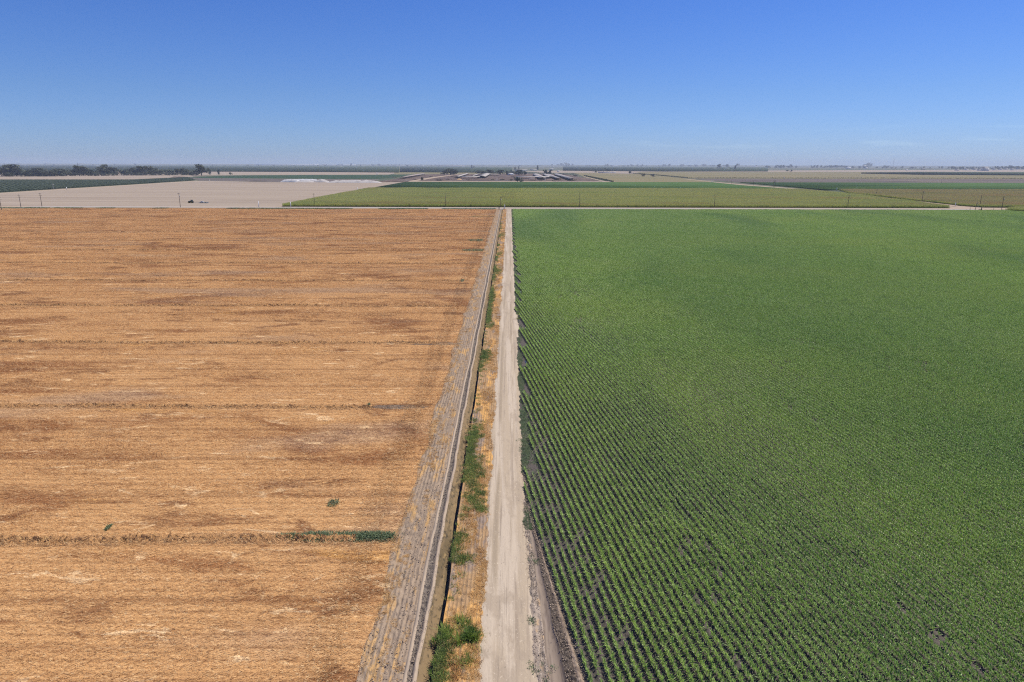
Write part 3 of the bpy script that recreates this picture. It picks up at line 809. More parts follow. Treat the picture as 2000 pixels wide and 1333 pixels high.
weed_patch("weed_bush", "long narrow dark weed patch on a far levee, third from the cross road", 903, 945, 487, 493, 900, .75, M_weedd, seed=4, w_=.16, lobes=7)
weed_patch("weed_bush", "short dark weed patch on a far levee, next beyond the longest far one", 914, 945, 467, 474, 700, .75, M_weedd, seed=5, w_=.16, lobes=5)
weed_patch("weed_bush", "sparse olive weed patch nearest the cross road at the end of a levee", 920, 965, 421, 426, 260, .6, M_weed, seed=6, w_=.2, lobes=6)
weed_patch("weed_bush", "little green weed clump at the end of the fifth levee", 898, 908, 547, 552, 220, .8, M_weedd, seed=7, lobes=1, w_=.12)
weed_patch("weed_bush", "small dark weed clump on the second levee beside bare grey soil", 714, 726, 789, 797, 160, .5, M_weedd, seed=8, lobes=1, w_=.08)

# bare grey soil where the levees meet the tilled strip
def blot(name, px0, px1, py0, py1, m_, seed, z=.02):
    r = np.random.default_rng(seed)
    a, b = G(px0, py1), G(px1, py0)
    cx, cy, rx, ry = (a.x + b.x) / 2, (a.y + b.y) / 2, (b.x - a.x) / 2, (b.y - a.y) / 2
    P = []
    for i in range(28):
        t = 2 * math.pi * i / 28
        q = r.uniform(.75, 1.1)
        P.append((cx + rx * q * math.cos(t), cy + ry * q * math.sin(t)))
    return big_sheet(name, P, m_, z)
blot("bare_soil", 712, 842, 791, 800, M_clod, 1)
blot("bare_soil", 800, 905, 669, 675, M_clod, 2)
blot("puddle", 1024, 1043, 641, 670, M_water, 4, .035)
blot("puddle", 1012, 1020, 560, 574, M_water, 5, .035)
blot("puddle", 1026, 1036, 700, 714, M_water, 6, .035)

# reeds in the ditch close to the camera
def reed_clump(label, spots, seed):
    """spots: (photo x, photo y, radius x, radius y, height, blades, dry?)"""
    r = np.random.default_rng(seed)
    c = G(spots[0][0], spots[0][1])
    root = empty("reed_clump", (c.x, c.y, -.25))
    tag(root, label, "reeds")
    for px, py, rx, ry, h, cnt, dry in spots:
        q = G(px, py) - c
        ns = 9                                   # tufts inside the spot
        tx, ty = r.normal(0, .5, ns) * rx, r.normal(0, .5, ns) * ry
        w_ = r.integers(0, ns, cnt)
        th = r.uniform(.55, 1.1, ns)
        x, y = tx[w_] + r.normal(0, .20, cnt), ty[w_] + r.normal(0, .24, cnt)
        hl = h * th[w_] * r.uniform(.5, 1.1, cnt)
        p = np.stack([q.x + x, q.y + y, r.random(cnt) * hl * .25], 1)
        out = np.arctan2(y - ty[w_], x - tx[w_]) + r.normal(0, .8, cnt)
        v, f = blades(p, hl, out, r.uniform(.9, 5, cnt), r.uniform(.1, .7, cnt), r.uniform(.03, .06, cnt), seg=3, tip=.15, twist=r.normal(0, .5, cnt))
        nm = "dry_reeds" if dry else "green_reeds"
        link(nm, mesh_np(nm, v, f, [M_dry if dry else M_reed]), root)
    return root
reed_clump("big bright green reed clump with dry straw, spilling from the ditch to the road", [(914, 1245, 1.0, 1.5, 1.35, 1500, 0), (912, 1290, .8, 1.2, .9, 500, 0), (905, 1222, .7, .7, 1.2, 420, 0), (893, 1305, .6, 1.6, .8, 700, 1), (930, 1275, .5, .8, .7, 200, 0), (915, 1262, .9, 1.6, .8, 420, 1)], 1)
reed_clump("darker straggling reed clump with dry straw, hugging the ditch wall", [(868, 1245, .6, 1.8, 1.0, 900, 0), (862, 1305, .5, 1.6, .8, 500, 0), (880, 1290, .6, 2.0, .8, 800, 1), (868, 1340, .7, 1.2, .7, 300, 0)], 2)

# ------------------------------------------------------------------ far fields, roads
def sheet(name, pts, m_, z=.03):
    return big_sheet(name, GP(pts), m_, z)
# cross road
def ribbon(name, pts, hw, m_, z):
    c = GP(pts)
    L_, R_ = [], []
    for i, p in enumerate(c):
        d = (c[min(i + 1, len(c) - 1)] - c[max(i - 1, 0)]).normalized()
        nn = Vector((-d.y, d.x, 0))
        L_.append(p + nn * hw); R_.append(p - nn * hw)
    V = [(p.x, p.y, z) for p in L_ + R_]
    k = len(c)
    return tag(link(name, mesh_np(name, V, [(i + k, i + 1 + k, i + 1, i) for i in range(k - 1)], [m_])), kind='structure')
CR = [(-200, 425), (-80, 415), (0, 407.3), (70, 404.0), (160, 404.2), (500, 405.2), (1000, 407.0), (1500, 408.4), (1830, 409.0), (1900, 410.0), (1960, 414), (2040, 420.5), (2200, 434)]
sheet("road_verge", [(-120, 420), (0, 411), (64, 406.5), (200, 405.8), (500, 407), (1000, 408.7), (1500, 410.0), (1830, 410.6), (1890, 411.5), (1960, 416.5), (2150, 432), (2150, 404), (1860, 402.5), (1850, 405.0), (1000, 404.0), (545, 402.6),
                     (560, 400.5), (300, 401), (100, 402), (-120, 404)], M_pale, .03)
ribbon("road", CR, 5.0, M_asph, .06)
# the road's pale dusty shoulder line
sheet("bare_field", [(-150, 405), (60, 402.3), (260, 402.3), (545, 403.5), (790, 356.2), (700, 356.5), (560, 356.5), (385, 353.6), (0, 377.6), (-150, 388)], M_tan, .04)
sheet("field_track", [(0, 379.2), (385, 354.6), (384, 353.4), (0, 377.2), (-150, 387), (-150, 389.5)], M_pale, .07)
sheet("field_track", [(538, 404.6), (552, 403.5), (796, 356.0), (788, 356.0)], M_pale, .08)
sheet("field_track", [(800, 356.6), (1200, 356.9), (1200, 354.9), (800, 354.4)], M_pale, .34)
# plots behind, from the nearest to the farthest
PLOTS = [
    ("dairy_yard", [(735, 356), (800, 356), (1190, 356.8), (1100, 340), (850, 338), (800, 345)], M_corral),
    ("green_field", [(400, 348.3), (640, 349.6), (742, 349.6), (820, 341.6), (640, 342.2), (470, 343), (360, 346.4)], M_dgreen2),
    ("tan_field", [(400, 343), (470, 342.8), (640, 342), (760, 341.5), (780, 337.5), (600, 336.2), (420, 335.5), (-100, 334), (-100, 353), (0, 352), (260, 352), (368, 346.2)], M_tan),
    ("plough_field", [(370, 347), (400, 348.5), (640, 350.5), (740, 351), (730, 356), (560, 356.2), (390, 353.3)], M_plow),
    ("olive_field", [(1140, 345.2), (1200, 356.8), (1395, 356.8), (1370, 352.5), (1340, 349.3), (1290, 344), (1240, 340.8), (1160, 338.2), (1120, 338)], M_oliv),
    ("olive_field", [(1345, 349), (2150, 350.5), (2150, 337), (1500, 336.0), (1250, 335.7), (1235, 340.3), (1290, 343.8)], M_oliv),
    ("plough_field", [(1350, 349.6), (1450, 357.2), (2150, 359.2), (2150, 350.6)], M_plow),
    ("tan_field", [(1150, 338), (1235, 340), (1250, 336), (1500, 336), (2150, 337), (2150, 331), (1500, 333.5), (1100, 333.5), (1020, 335), (1060, 338)], M_tan),
    ("olive_field", [(770, 341.3), (1000, 340), (1000, 336), (770, 336.2)], M_oliv),
]
for i, (nm, pts, m_) in enumerate(PLOTS):
    sheet(nm, pts, m_, .05 + .02 * i)

for a_, b_, w_ in (((1600, 350.4), (1870, 355.2), 5), ((1870, 355.6), (2150, 356.4), 5), ((1700, 350.6), (2150, 352.0), 5), ((1592, 357.9), (1632, 358.0), 5), ((1775, 354.0), (1850, 356.6), 4), ((490, 341.6), (640, 341.8), 6)):
    ribbon("bare_strip", [a_, b_], w_, M_pale, .30)

def crop_slab(name, pts, h, m_, label, cat):
    P = GP(pts)
    mb = MB().prism(P if sum((P[i].x * P[(i + 1) % len(P)].y - P[(i + 1) % len(P)].x * P[i].y) for i in range(len(P))) > 0 else P[::-1], 0.2, h)
    o = mb.build(name, m_)
    return tag(o, label, cat, kind='stuff')
crop_slab("green_crop", [(722, 369.5), (1000, 370.2), (1330, 371), (1556, 371.6), (1450, 363.5), (1392, 357.4), (1000, 356.8), (792, 356.6)], 1.3, M_dgreen, "smooth dark green young crop in a band behind the tall corn", "green crop")
crop_slab("green_crop", [(1445, 357.5), (1560, 367.5), (1612, 372.6), (1640, 372.0), (2150, 373.2), (2150, 359.3)], 1.3, M_dgreen, "dark green young crop beyond the diagonal road at the far side", "green crop")
for nm, pts, h, lab in (
    ("orchard", [(-120, 336), (420, 335.8), (600, 336.4), (780, 337.6), (780, 325.5), (480, 323.7), (-120, 322.5)], 5.0, "wide hazy green orchard stretching to the horizon behind the tree line"),
    ("orchard", [(782, 337.0), (1000, 338.0), (1000, 327.5), (782, 325.6)], 4.0, "hazy olive green orchard behind the dairy's sheds"),
    ("orchard", [(1100, 334.0), (1300, 335.6), (1500, 335.4), (1500, 327.3), (1100, 325.3)], 5.0, "blue green orchard under the row of small trees at the horizon"),
    ("orchard", [(1682, 339.6), (1800, 342.0), (2150, 344.0), (2150, 338.8), (1800, 338.0)], 5.0, "narrow dark orchard strip in the tan fields below the village")):
    crop_slab(nm, pts, h, M_orch, lab, "orchard")

# ------------------------------------------------------------------ tall corn beyond the cross road
def tall_segment(seed, L=12.0):
    r = np.random.default_rng(seed)
    n = 62
    py = np.linspace(.1, L, n) + r.uniform(-.06, .06, n); px = r.normal(0, .05, n); hs_ = r.uniform(.88, 1.08, n)
    parts = []
    az0 = r.uniform(0, math.pi, n)
    for k in range(8):
        az = az0 + (k % 2) * math.pi + r.normal(0, .4, n)
        zb = (.35 + .29 * k) * hs_
        v, f = blades(np.stack([px, py, zb], 1), r.uniform(.65, 1.0, n) * (1 - .05 * k), az, r.uniform(.9, 2.6, n), r.uniform(.3, .7, n), r.uniform(.11, .16, n), seg=2, twist=r.normal(0, .3, n))
        parts.append((v, f, 0))
    v, f = blades(np.stack([px, py, np.zeros(n)], 1), 2.55 * hs_, r.uniform(0, 6.28, n), np.full(n, 40.), np.zeros(n), np.full(n, .045), seg=1, tip=.6)
    parts.append((v, f, 0))
    for q in range(2):
        v, f = blades(np.stack([px, py, 2.5 * hs_], 1), r.uniform(.3, .5, n), r.uniform(0, 6.28, n), r.uniform(1.5, 8, n), np.zeros(n), np.full(n, .06), seg=1, tip=.4)
        parts.append((v, f, 1))
    return merge(parts)

def fill_rows(poly, sp, seg, ang=0.0):
    """segment starts for rows along +Y inside a world polygon"""
    X = [p.x for p in poly]
    out = []
    for x in np.arange(min(X) + sp / 2, max(X), sp):
        ys = []
        for i in range(len(poly)):
            a, b = poly[i], poly[(i + 1) % len(poly)]
            if (a.x <= x) != (b.x <= x): ys.append(a.y + (x - a.x) / (b.x - a.x) * (b.y - a.y))
        ys.sort()
        for y0, y1 in zip(ys[::2], ys[1::2]):
            yy = np.arange(y0 + random.uniform(0, .5), y1 - seg * .6, seg)
            out.append(np.stack([np.full(len(yy), x), yy, np.zeros(len(yy))], 1))
    P = np.concatenate(out)
    return P[in_view(P[:, 0], P[:, 1], 50)]
tp = [tall_segment(400 + s) for s in range(4)]
for nm, pts, lab in (("tall_corn", [(550, 404.2), (1000, 405.4), (1500, 406.5), (1856, 407.2), (1664, 382), (1560, 372.4), (1330, 371.4), (1000, 370.6), (722, 369.8)], "tall tasselled olive corn in the wedge field straight across the road"),
                     ("tall_corn", [(1663, 379.0), (1872, 402.5), (1920, 406), (2160, 408), (2160, 373.8), (1640, 372.6)], "tall tan tasselled corn beyond the diagonal road"),
                     ("tall_corn", [(1966, 412.6), (2040, 417), (2160, 424), (2160, 411), (2000, 408.6)], "small corner of tall green corn beside the bend of the road")):
    P = fill_rows(GP(pts), .80, 12.0)
    n = len(P)
    s = 1.0 + .22 * (vnoise(P[:, 0] / 30, P[:, 1] / 60, 500) - .5) + rng.normal(0, .03, n)
    o = scatter(nm, tp, [M_tall, M_tass2 if 'tan' in lab else M_tass], P, np.zeros(n), np.stack([np.full(n, 1.15), np.ones(n), s], 1), rng.integers(0, 4, n))
    tag(o, lab, "tall corn")
    print(nm, n)
big_sheet("corn_soil", GP([(550, 404.2), (1856, 407.2), (1664, 382), (1560, 372.4), (1330, 371.4), (722, 369.8)]), M_dark, .12)
big_sheet("corn_soil", GP([(1663, 379.0), (1872, 402.5), (1920, 406), (2160, 408), (2160, 373.8), (1640, 372.6)]), M_dark, .12)
# diagonal farm road between the two tall corn fields
sheet("farm_road", [(1852, 406), (1872, 402.4), (1664, 378.8), (1600, 372.6), (1450, 360.8), (1392, 355.5), (1340, 349.9), (1331, 349.7), (1375, 354.5), (1436, 361.4), (1560, 371.9), (1662, 381.8)], M_pale, .26)
sheet("farm_road", [(800, 356.5), (860, 346.5), (905, 340.2), (899, 340.2), (845, 346.5), (785, 356.5)], M_pale, .30)
sheet("farm_road", [(1192, 357.0), (1142, 345.5), (1138, 345.5), (1186, 357.0)], M_pale, .30)
# the big bush crop on the left and dark hedges
def bush_tile(seed, L=12.0, h=1.6, n=90, lw=.45):
    r = np.random.default_rng(seed)
    p = np.stack([r.normal(0, .55, n), r.uniform(0, L, n), r.uniform(.1, .75, n) * h], 1)
    v, f = blades(p, r.uniform(.4, .9, n) * h * .6, r.uniform(0, 6.28, n), r.uniform(.2, 2, n), r.uniform(0, .5, n), r.uniform(.6, 1.3, n) * lw, seg=2, tip=.5, twist=r.normal(0, .6, n))
    return merge([(v, f, 0)])
bp = [bush_tile(600 + s, h=2.6) for s in range(4)]
P = fill_rows(GP([(-120, 384), (0, 376.6), (380, 353.0), (368, 347.5), (260, 352.6), (-120, 352.8)]), 2.2, 12.0)
n = len(P)
M_cot = mat("grey green crop leaf", (0.050, 0.075, 0.040), [((0.032, 0.048, 0.030), (.05, .08, .3), .5, .64, .7, dict(detail=4)), ((0.085, 0.10, 0.055), (.4, .4, .6), .56, .68, .6)], rough=.6, trans=.2)
o = scatter("bush_crop", bp, [M_cot], P, np.zeros(n), np.ones((n, 3)), rng.integers(0, 4, n))
tag(o, "dense grey green bush crop in rows beyond the bare tan field", "bush crop")
print("bush crop", n)

def hedge(label, pts, h, wid, m_, seed):
    c = GP(pts)
    r = np.random.default_rng(seed)
    V = []
    for a, b in zip(c[:-1], c[1:]):
        Ls = (b - a).length
        k = int(Ls / .55) + 1
        t = r.random(k)[:, None]
        V.append(np.array(a)[None, :] * (1 - t) + np.array(b)[None, :] * t)
    p = np.concatenate(V); n = len(p)
    p[:, 0] += r.normal(0, wid, n); p[:, 1] += r.normal(0, wid, n); p[:, 2] = r.uniform(.0, .75, n) * h
    v, f = blades(p, r.uniform(.5, 1, n) * h * .8, r.uniform(0, 6.28, n), r.uniform(.3, 3, n), r.uniform(0, .4, n), r.uniform(.8, 1.6, n), seg=2, tip=.5, twist=r.normal(0, .6, n))
    o = link("hedge", mesh_np("hedge", v, f, [m_]))
    return tag(o, label, "hedge")
hedge("dark diagonal hedge beside the pale farm track right of the dairy", [(1141, 344.4), (1197, 356.6)], 3.5, 1.5, M_leafB, 1)
hedge("dark straight hedge between olive field and ploughed land", [(1345, 348.8), (1700, 349.2), (2100, 350.2)], 3.0, 1.6, M_leafB, 2)
hedge("thin dark hedge slanting past the two lone trees to the ploughed land", [(1230, 338.8), (1290, 343.6), (1343, 348.5)], 3.0, 1.5, M_leafB, 3)
hedge("low dusty hedge behind the dairy's right-hand sheds", [(1030, 340), (1128, 342.4)], 6.0, 4, M_leafA, 4)

# ------------------------------------------------------------------ trees
def crown_mesh(seed, kind):
    """unit tree crown (height 1), many leaf clumps"""
    r = np.random.default_rng(seed)
    C_ = []
    if kind == 'round':
        for i in range(14):
            z = r.uniform(.16, .82); C_.append((r.normal(0, .26) * (1.15 - .6 * z), r.normal(0, .26) * (1.15 - .6 * z), z, r.uniform(.14, .22)))
    elif kind == 'tall':
        for i in range(15):
            z = r.uniform(.12, .90); C_.append((r.normal(0, .12), r.normal(0, .12), z, r.uniform(.10, .18)))
    elif kind == 'cypress':
        for i in range(9):
            z = .12 + .095 * i; C_.append((0, 0, z, .095 * (1.15 - z)))
    elif kind == 'bush':
        for i in range(10): C_.append((r.normal(0, .45), r.normal(0, .3), r.uniform(.2, .68), r.uniform(.2, .32)))
    n = 42 if kind != 'bush' else 46
    parts = []
    for (x, y, z, q) in C_:
        d = r.normal(0, 1, (n, 3)); d /= np.linalg.norm(d, axis=1)[:, None]
        p = np.array([x, y, z]) + d * q * r.uniform(.45, 1.05, n)[:, None]
        p[:, 2] = np.clip(p[:, 2], .04, 1.0)
        v, f = blades(p, np.full(n, .10) * r.uniform(.6, 1.3, n), r.uniform(0, 6.28, n), r.uniform(-1, 1.4, n), r.uniform(0, .5, n), r.uniform(.05, .095, n), seg=1, tip=.6, twist=r.normal(0, .8, n))
        parts.append((v, f, 0))
    return merge(parts)
def trunk_mesh(seed, kind):
    r = random.Random(seed)
    mb = MB()
    top = .6 if kind != 'cypress' else .85
    mb.tube((0, 0, -.01), (r.uniform(-.02, .02), r.uniform(-.02, .02), top * .6), .028, .019, 7).tube((0, 0, top * .55), (r.uniform(-.05, .05), 0, top), .018, .008, 6)
    if kind in ('round', 'tall', 'bush'):
        for i in range(4):
            a = r.uniform(0, 6.28)
            mb.tube((0, 0, top * r.uniform(.35, .6)), (.16 * math.cos(a), .16 * math.sin(a), r.uniform(.5, .72)), .013, .005, 5)
    return mb
TM = {}
def tree_meshes(kind, var, leaf):
    k = (kind, var, leaf.name)
    if k not in TM:
        v, f, mi = crown_mesh(var * 17 + len(kind), kind)
        tb = trunk_mesh(var, kind)
        TM[k] = (mesh_np("crown", v, f, [leaf]), mesh_np("trunk", tb.V, tb.F, [M_bark], smooth=True))
    return TM[k]
def tree(px, base, top, kind, leaf, label, group=None, wide=1.0, name="tree"):
    p = G(px, base)
    h = (base - top) * mpp(p) * 1.03
    root = empty(name, (p.x, p.y, 0), random.uniform(0, 6.28))
    root.scale = (h * wide, h * wide, h)
    tag(root, label, "tree" if name != "bush" else "bush", group)
    c, t = tree_meshes(kind, random.randrange(4), leaf)
    link("crown", c, root); link("trunk", t, root)
    return root

# tree line on the left: (x, base y, top y, width factor)
TL = [(4, 345.2, 329), (14, 345.2, 324), (24, 345, 319.8), (33, 345, 331), (42, 345, 334), (50, 345, 333), (58, 345, 332), (66, 345, 330), (74, 345, 328), (80, 345, 329.5), (88, 345, 331), (96, 345, 332), (104, 344.8, 331),
      (112, 344.6, 330.5), (120, 344.6, 329.5), (130, 344.4, 331), (139, 344.3, 333), (148, 344.2, 330), (156, 344.2, 325), (164, 344.1, 328), (172, 344, 329), (180, 344, 331), (188, 343.8, 334), (198, 343.6, 328), (204, 343.5, 323.5),
      (211, 343.5, 329), (220, 343.4, 328), (228, 343.3, 330), (243, 343.2, 331), (251, 343.1, 330), (260, 343, 329), (268, 343, 327), (277, 343, 326), (286, 342.9, 328), (295, 342.8, 326), (304, 342.8, 329), (314, 342.7, 331), (326, 342.6, 331),
      (336, 342.6, 334), (346, 342.5, 330), (356, 342.5, 329), (366, 342.5, 330), (376, 342.5, 333), (384, 343, 329), (394, 343.4, 323)]
SPECIAL = {2: "tallest grey green tree near the start of the long tree line", 24: "pointed tree standing above its neighbours midway in the tree line", 44: "tall dark tree ending the long tree line",
           18: "tree with a high crown, a quarter way along the tree line", 1: "second tallest tree, leaning on the tallest one in the tree line", 27: "tree just before the gap in the tree line", 28: "tree just after the gap in the tree line"}
for i, (x, b, t) in enumerate(TL):
    tree(x, b, t, 'tall' if b - t > 15 else 'round', M_leafB if i % 9 == 3 else M_leafA, SPECIAL.get(i, "mid-height dusty grey green tree in the long tree line behind the bush crop"), "trees of the long tree line", wide=random.uniform(1.6, 2.1))
# lower growth between the trunks
for i in range(44):
    x = 3 + i * 8.8 + random.uniform(-3, 3)
    if 231 < x < 241: continue
    tree(x, 345.2 - x * .006, 338 - x * .006, 'bush', M_leafB if i % 3 else M_leafA, "low dark bush under the long tree line", "bushes under the tree line", wide=1.0, name="bush")
tree(409.5, 341.5, 329.5, 'tall', M_leafA, "slim tree alone just past the end of the tree line")
tree(427, 341.6, 332.5, 'tall', M_leafB, "middle one of three lone trees after the tree line")
tree(450.5, 341.8, 336.5, 'round', M_leafB, "small round tree, last of the three lone ones", wide=1.2)
# dairy trees
tree(868, 342.3, 333.7, 'round', M_leafB, "smaller dark tree at the side of the broad dairy tree", wide=1.69)
tree(880, 342.3, 328.5, 'round', M_leafB, "broad dark round tree at the dairy's left end", wide=2.08)
tree(888.5, 342.3, 331.6, 'round', M_leafB, "dark tree joined to the right of the broad dairy tree", wide=1.56)
tree(935, 342, 332.6, 'round', M_leafB, "dark tree behind the angled shed roofs", wide=1.69)
tree(943, 342, 332.8, 'round', M_leafA, "paler tree beside the dark one behind the angled roofs", wide=1.69)
tree(958, 341.8, 331.9, 'round', M_leafA, "wide pale green tree in the middle of the dairy", wide=2.21)
tree(977, 342, 332.3, 'round', M_leafB, "dark round tree near the white hip roof", wide=1.95)
tree(990, 342, 334.3, 'cypress', M_leafB, "narrow dark tree next to the white hip roof", wide=2.0)
tree(1003, 341, 333.2, 'round', M_leafB, "dark tree rising behind the white hip roof", wide=1.69)
tree(1013, 342.3, 332.0, 'round', M_leafB, "broad dark tree to the right of the white hip roof", wide=1.82)
tree(1021, 342.4, 332.5, 'round', M_leafB, "last dark tree of the clump right of the hip roof", wide=1.69)
tree(1066, 342.4, 331.4, 'tall', M_leafB, "ragged dark tree over the right-hand sheds", wide=1.3)
tree(1073, 342.4, 331.0, 'tall', M_leafB, "taller ragged dark tree over the right-hand sheds", wide=1.0)
tree(1006, 333.5, 326.0, 'cypress', M_leafB, "dark cypress by the white rear buildings", wide=1.6)
tree(1013.3, 333, 325.4, 'cypress', M_leafB, "slim cypress right of the one by the rear buildings", wide=1.1)
tree(1050, 332, 323.4, 'cypress', M_leafB, "tall lone cypress beyond the dairy", wide=1.8)
tree(921.5, 329.5, 323.4, 'cypress', M_leafB, "left one of the cypress pair in the far olive orchard", wide=2.0)
tree(925.5, 329.7, 324.6, 'cypress', M_leafB, "right one of the cypress pair in the far olive orchard", wide=1.8)
tree(824, 352.5, 345.6, 'tall', M_leafB, "small dark tree standing by the dairy track", wide=1.2)
tree(1010.5, 356.5, 345.3, 'round', M_leafB, "leafy tree in front of the dairy sheds", wide=1.95)
tree(1017, 356.8, 350.6, 'bush', M_leafB, "bushy growth beside the leafy tree before the sheds", name="bush")
# right half
tree(1163, 338.2, 333.0, 'bush', M_leafB, "low dark tree clump by the pale farm buildings")
tree(1184, 335.6, 328.6, 'round', M_leafB, "dark round tree over the long pale building", wide=1.5)
tree(1190, 335.4, 331.3, 'round', M_leafB, "smaller tree beside the round one over the long building", wide=1.6)
tree(1230, 340.2, 335.0, 'tall', M_leafB, "upright dark tree in the olive fields", wide=1.5)
tree(1255, 345.8, 338.8, 'bush', M_leafB, "broad dark tree alone in the olive field", wide=.95)
tree(1276, 345.6, 339.6, 'round', M_leafA, "pale dusty tree right of the broad lone one", wide=1.5)
tree(1404, 330, 320.8, 'round', M_leafB, "dark tree at the end of the far white building", wide=1.2)
tree(1421, 328, 320.6, 'round', M_leafA, "round hazy tree right of the far white building", wide=1.1)
tree(1435.5, 332.5, 323.5, 'cypress', M_leafB, "thin dark cypress in the hazy distance", wide=1.6)
tree(1439, 327.5, 320.4, 'tall', M_leafB, "hazy tree rising beside the thin cypress", wide=1.2)
tree(1537, 335.8, 331.5, 'bush', M_leafB, "low dark tree clump on the far tan field's edge")
tree(1546, 335.8, 332.0, 'round', M_leafB, "dark tree attached to the clump on the tan field's edge", wide=1.5)
tree(1695, 327.5, 317.8, 'round', M_leafB, "big hazy tree dominating the horizon", wide=1.5)
tree(1688, 328.5, 322.5, 'round', M_leafB, "smaller tree under the big hazy one", wide=1.6)
tree(1731, 328.8, 323.0, 'round', M_leafB, "broad hazy tree near the radio mast", wide=1.6)
tree(1726, 328.6, 324.2, 'round', M_leafB, "small tree touching the broad one near the mast", wide=1.4)
tree(1781, 329.8, 325.8, 'round', M_leafA, "small lone round tree right of the mast", wide=1.7)
# strings of small trees on the horizon
def far_trees(spec, label, group, kinds=('round', 'tall')):
    for x, b, t in spec:
        tree(x, b, t, random.choice(kinds), random.choice((M_leafA, M_leafB)), label, group, wide=random.uniform(1.1, 1.7))
far_trees([(x, 325.0 + x * .0006, 325.0 + x * .0006 - h) for x, h in ((1152, 3), (1165, 3), (1183, 4.4), (1187, 4.6), (1193, 3), (1218, 3), (1226, 3.5), (1233, 4.2), (1236, 3.6), (1245, 4), (1254, 4.8), (1263, 3), (1287, 3.4), (1296, 5), (1299, 4.4), (1307, 5.2), (1332, 5.6),
           (1345, 3.6), (1349, 3.3), (1359, 4.6), (1361, 3.5), (1374, 5.4), (1377, 4.6), (1388, 3.4), (1393, 4), (1413, 4), (1443, 5), (1457, 3), (1477, 3.2))], "tiny hazy tree in the broken row along the horizon", "trees of the horizon row")
far_trees([(x, 328.4, 328.4 - h) for x, h in ((1497, 5), (1502, 4.6), (1516, 5), (1521, 6.4), (1526, 6.2), (1530, 6.5), (1541, 5), (1545, 6.4), (1555, 3.4), (1586, 5), (1590, 5), (1596, 6.2), (1604, 5), (1611, 4.6), (1616, 5), (1622, 5.6), (1627, 6), (1632, 6), (1637, 5.4), (1643, 5.8),
           (1649, 5), (1653, 4.4))], "hazy blue green tree in the grove before the village", "trees of the hazy grove")
far_trees([(x, 331.5, 331.5 - h) for x, h in ((1858, 5.4), (1863, 5.8), (1868, 5), (1874, 6), (1880, 5.6), (1888, 5), (1893, 5.4), (1900, 6), (1906, 5.5), (1912, 5), (1936, 4.5), (1944, 6), (1950, 7), (1957, 6), (1963, 6.5), (1968, 5), (1974, 8), (1980, 7), (1986, 6.5), (1992, 6), (1998, 7.5), (2006, 7))],
          "hazy tree among the village roofs", "trees of the far village")
far_trees([(x, 323.2 + x * .0012, 323.2 + x * .0012 - h) for x, h in ((612, 2.6), (637, 3), (643, 2.6), (662, 3.2), (669, 3), (686, 4), (728, 3.4), (740, 4), (758, 2.5), (765, 3), (773, 3), (780, 3), (792, 3), (822, 3), (850, 2.5), (893, 2.5), (1078, 4), (1090, 4), (1096, 5.4), (1100, 5), (1105, 6), (1110, 5), (1118, 4), (9, 3), (36, 3.6), (88, 3), (105, 3.4), (152, 3.4), (182, 2.6), (225, 3), (264, 3.6))],
          "tiny dark tree scattered along the hazy far plain", "scattered far trees")

rr = random.Random(5)
far_trees([(x + rr.uniform(-4, 4), 328.2 + (x - 1300) * .0035, 328.2 + (x - 1300) * .0035 - rr.uniform(2.6, 4.8)) for x in range(1665, 2000, 11)], "hazy small tree in the broken line right of the grove", "trees of the broken far line")
far_trees([(x + rr.uniform(-5, 5), 325.2, 325.2 - rr.uniform(1.6, 3.2)) for x in range(420, 1150, 22)], "speck-like dark tree on the flat horizon", "trees of the flat horizon")
# ------------------------------------------------------------------ utility poles
def pole(px, base, top, label, arm=True, transformer=False, double=False, group="utility poles along the cross road"):
    p = G(px, base)
    h = (base - top) * mpp(p) * 1.01
    root = empty("utility_pole", (p.x, p.y, 0), random.uniform(-.1, .1))
    tag(root, label, "utility pole", group)
    MB().tube((0, 0, -.2), (0, 0, h), .24, .17, 9).build("shaft", M_wood, root, smooth=True)
    if arm:
        a = MB().box(-1.4, 1.4, -.24, -.12, h - .75, h - .58).box(-.06, .06, -.26, -.1, h - 1.4, h - .5)
        ao = a.build("crossarm", M_wood, root)
        for x in (-1.25, -.45, .45, 1.25):
            MB().tube((x, -.18, h - .58), (x, -.18, h - .38), .07, .05, 7).build("insulator", M_wpipe, ao)
    if double:
        MB().box(-1.4, 1.4, .12, .24, h - 2.4, h - 2.23).build("crossarm", M_wood, root)
    if transformer:
        tb = MB().tube((.48, -.1, h - 3.2), (.48, -.1, h - 2.1), .30, .30, 10)
        to = tb.build("transformer", M_gal, root)
        MB().box(.1, .5, -.13, -.07, h - 2.5, h - 2.4).build("bracket", M_gal, to)
    return root
pole(3, 410.4, 385, "pole where the road bends at the frame's left edge", double=True)
pole(41, 405.6, 381, "wide crossarm pole second from the left road bend", double=True)
pole(82, 403.8, 378, "pole third from the left road bend, beside bare field", double=True)
pole(352.4, 405.3, 378, "pole with grey transformer near the tractor", transformer=True)
pole(614.5, 404.0, 378.8, "thin pole in front of the tall corn's left corner")
pole(870.5, 404.8, 381.5, "thin pole in front of the corn, left of the junction", arm=False)
pole(977.8, 405.4, 385, "pole with transformer right behind the road junction", transformer=True, arm=False)
pole(1132, 405.6, 379, "thin pole before the corn, first right of the junction", arm=False)
pole(1395, 406.2, 381, "dark pole before the corn, second right of the junction", arm=False)
pole(1655.5, 406.6, 382, "crossarm pole before the corn where the diagonal road ends", double=True)
pole(1913.4, 404.9, 382, "bare pole at the mouth of the diagonal road", arm=False)
pole(1956, 411.2, 384.5, "crossarm pole by the bend beside the corner corn", double=True, transformer=True)
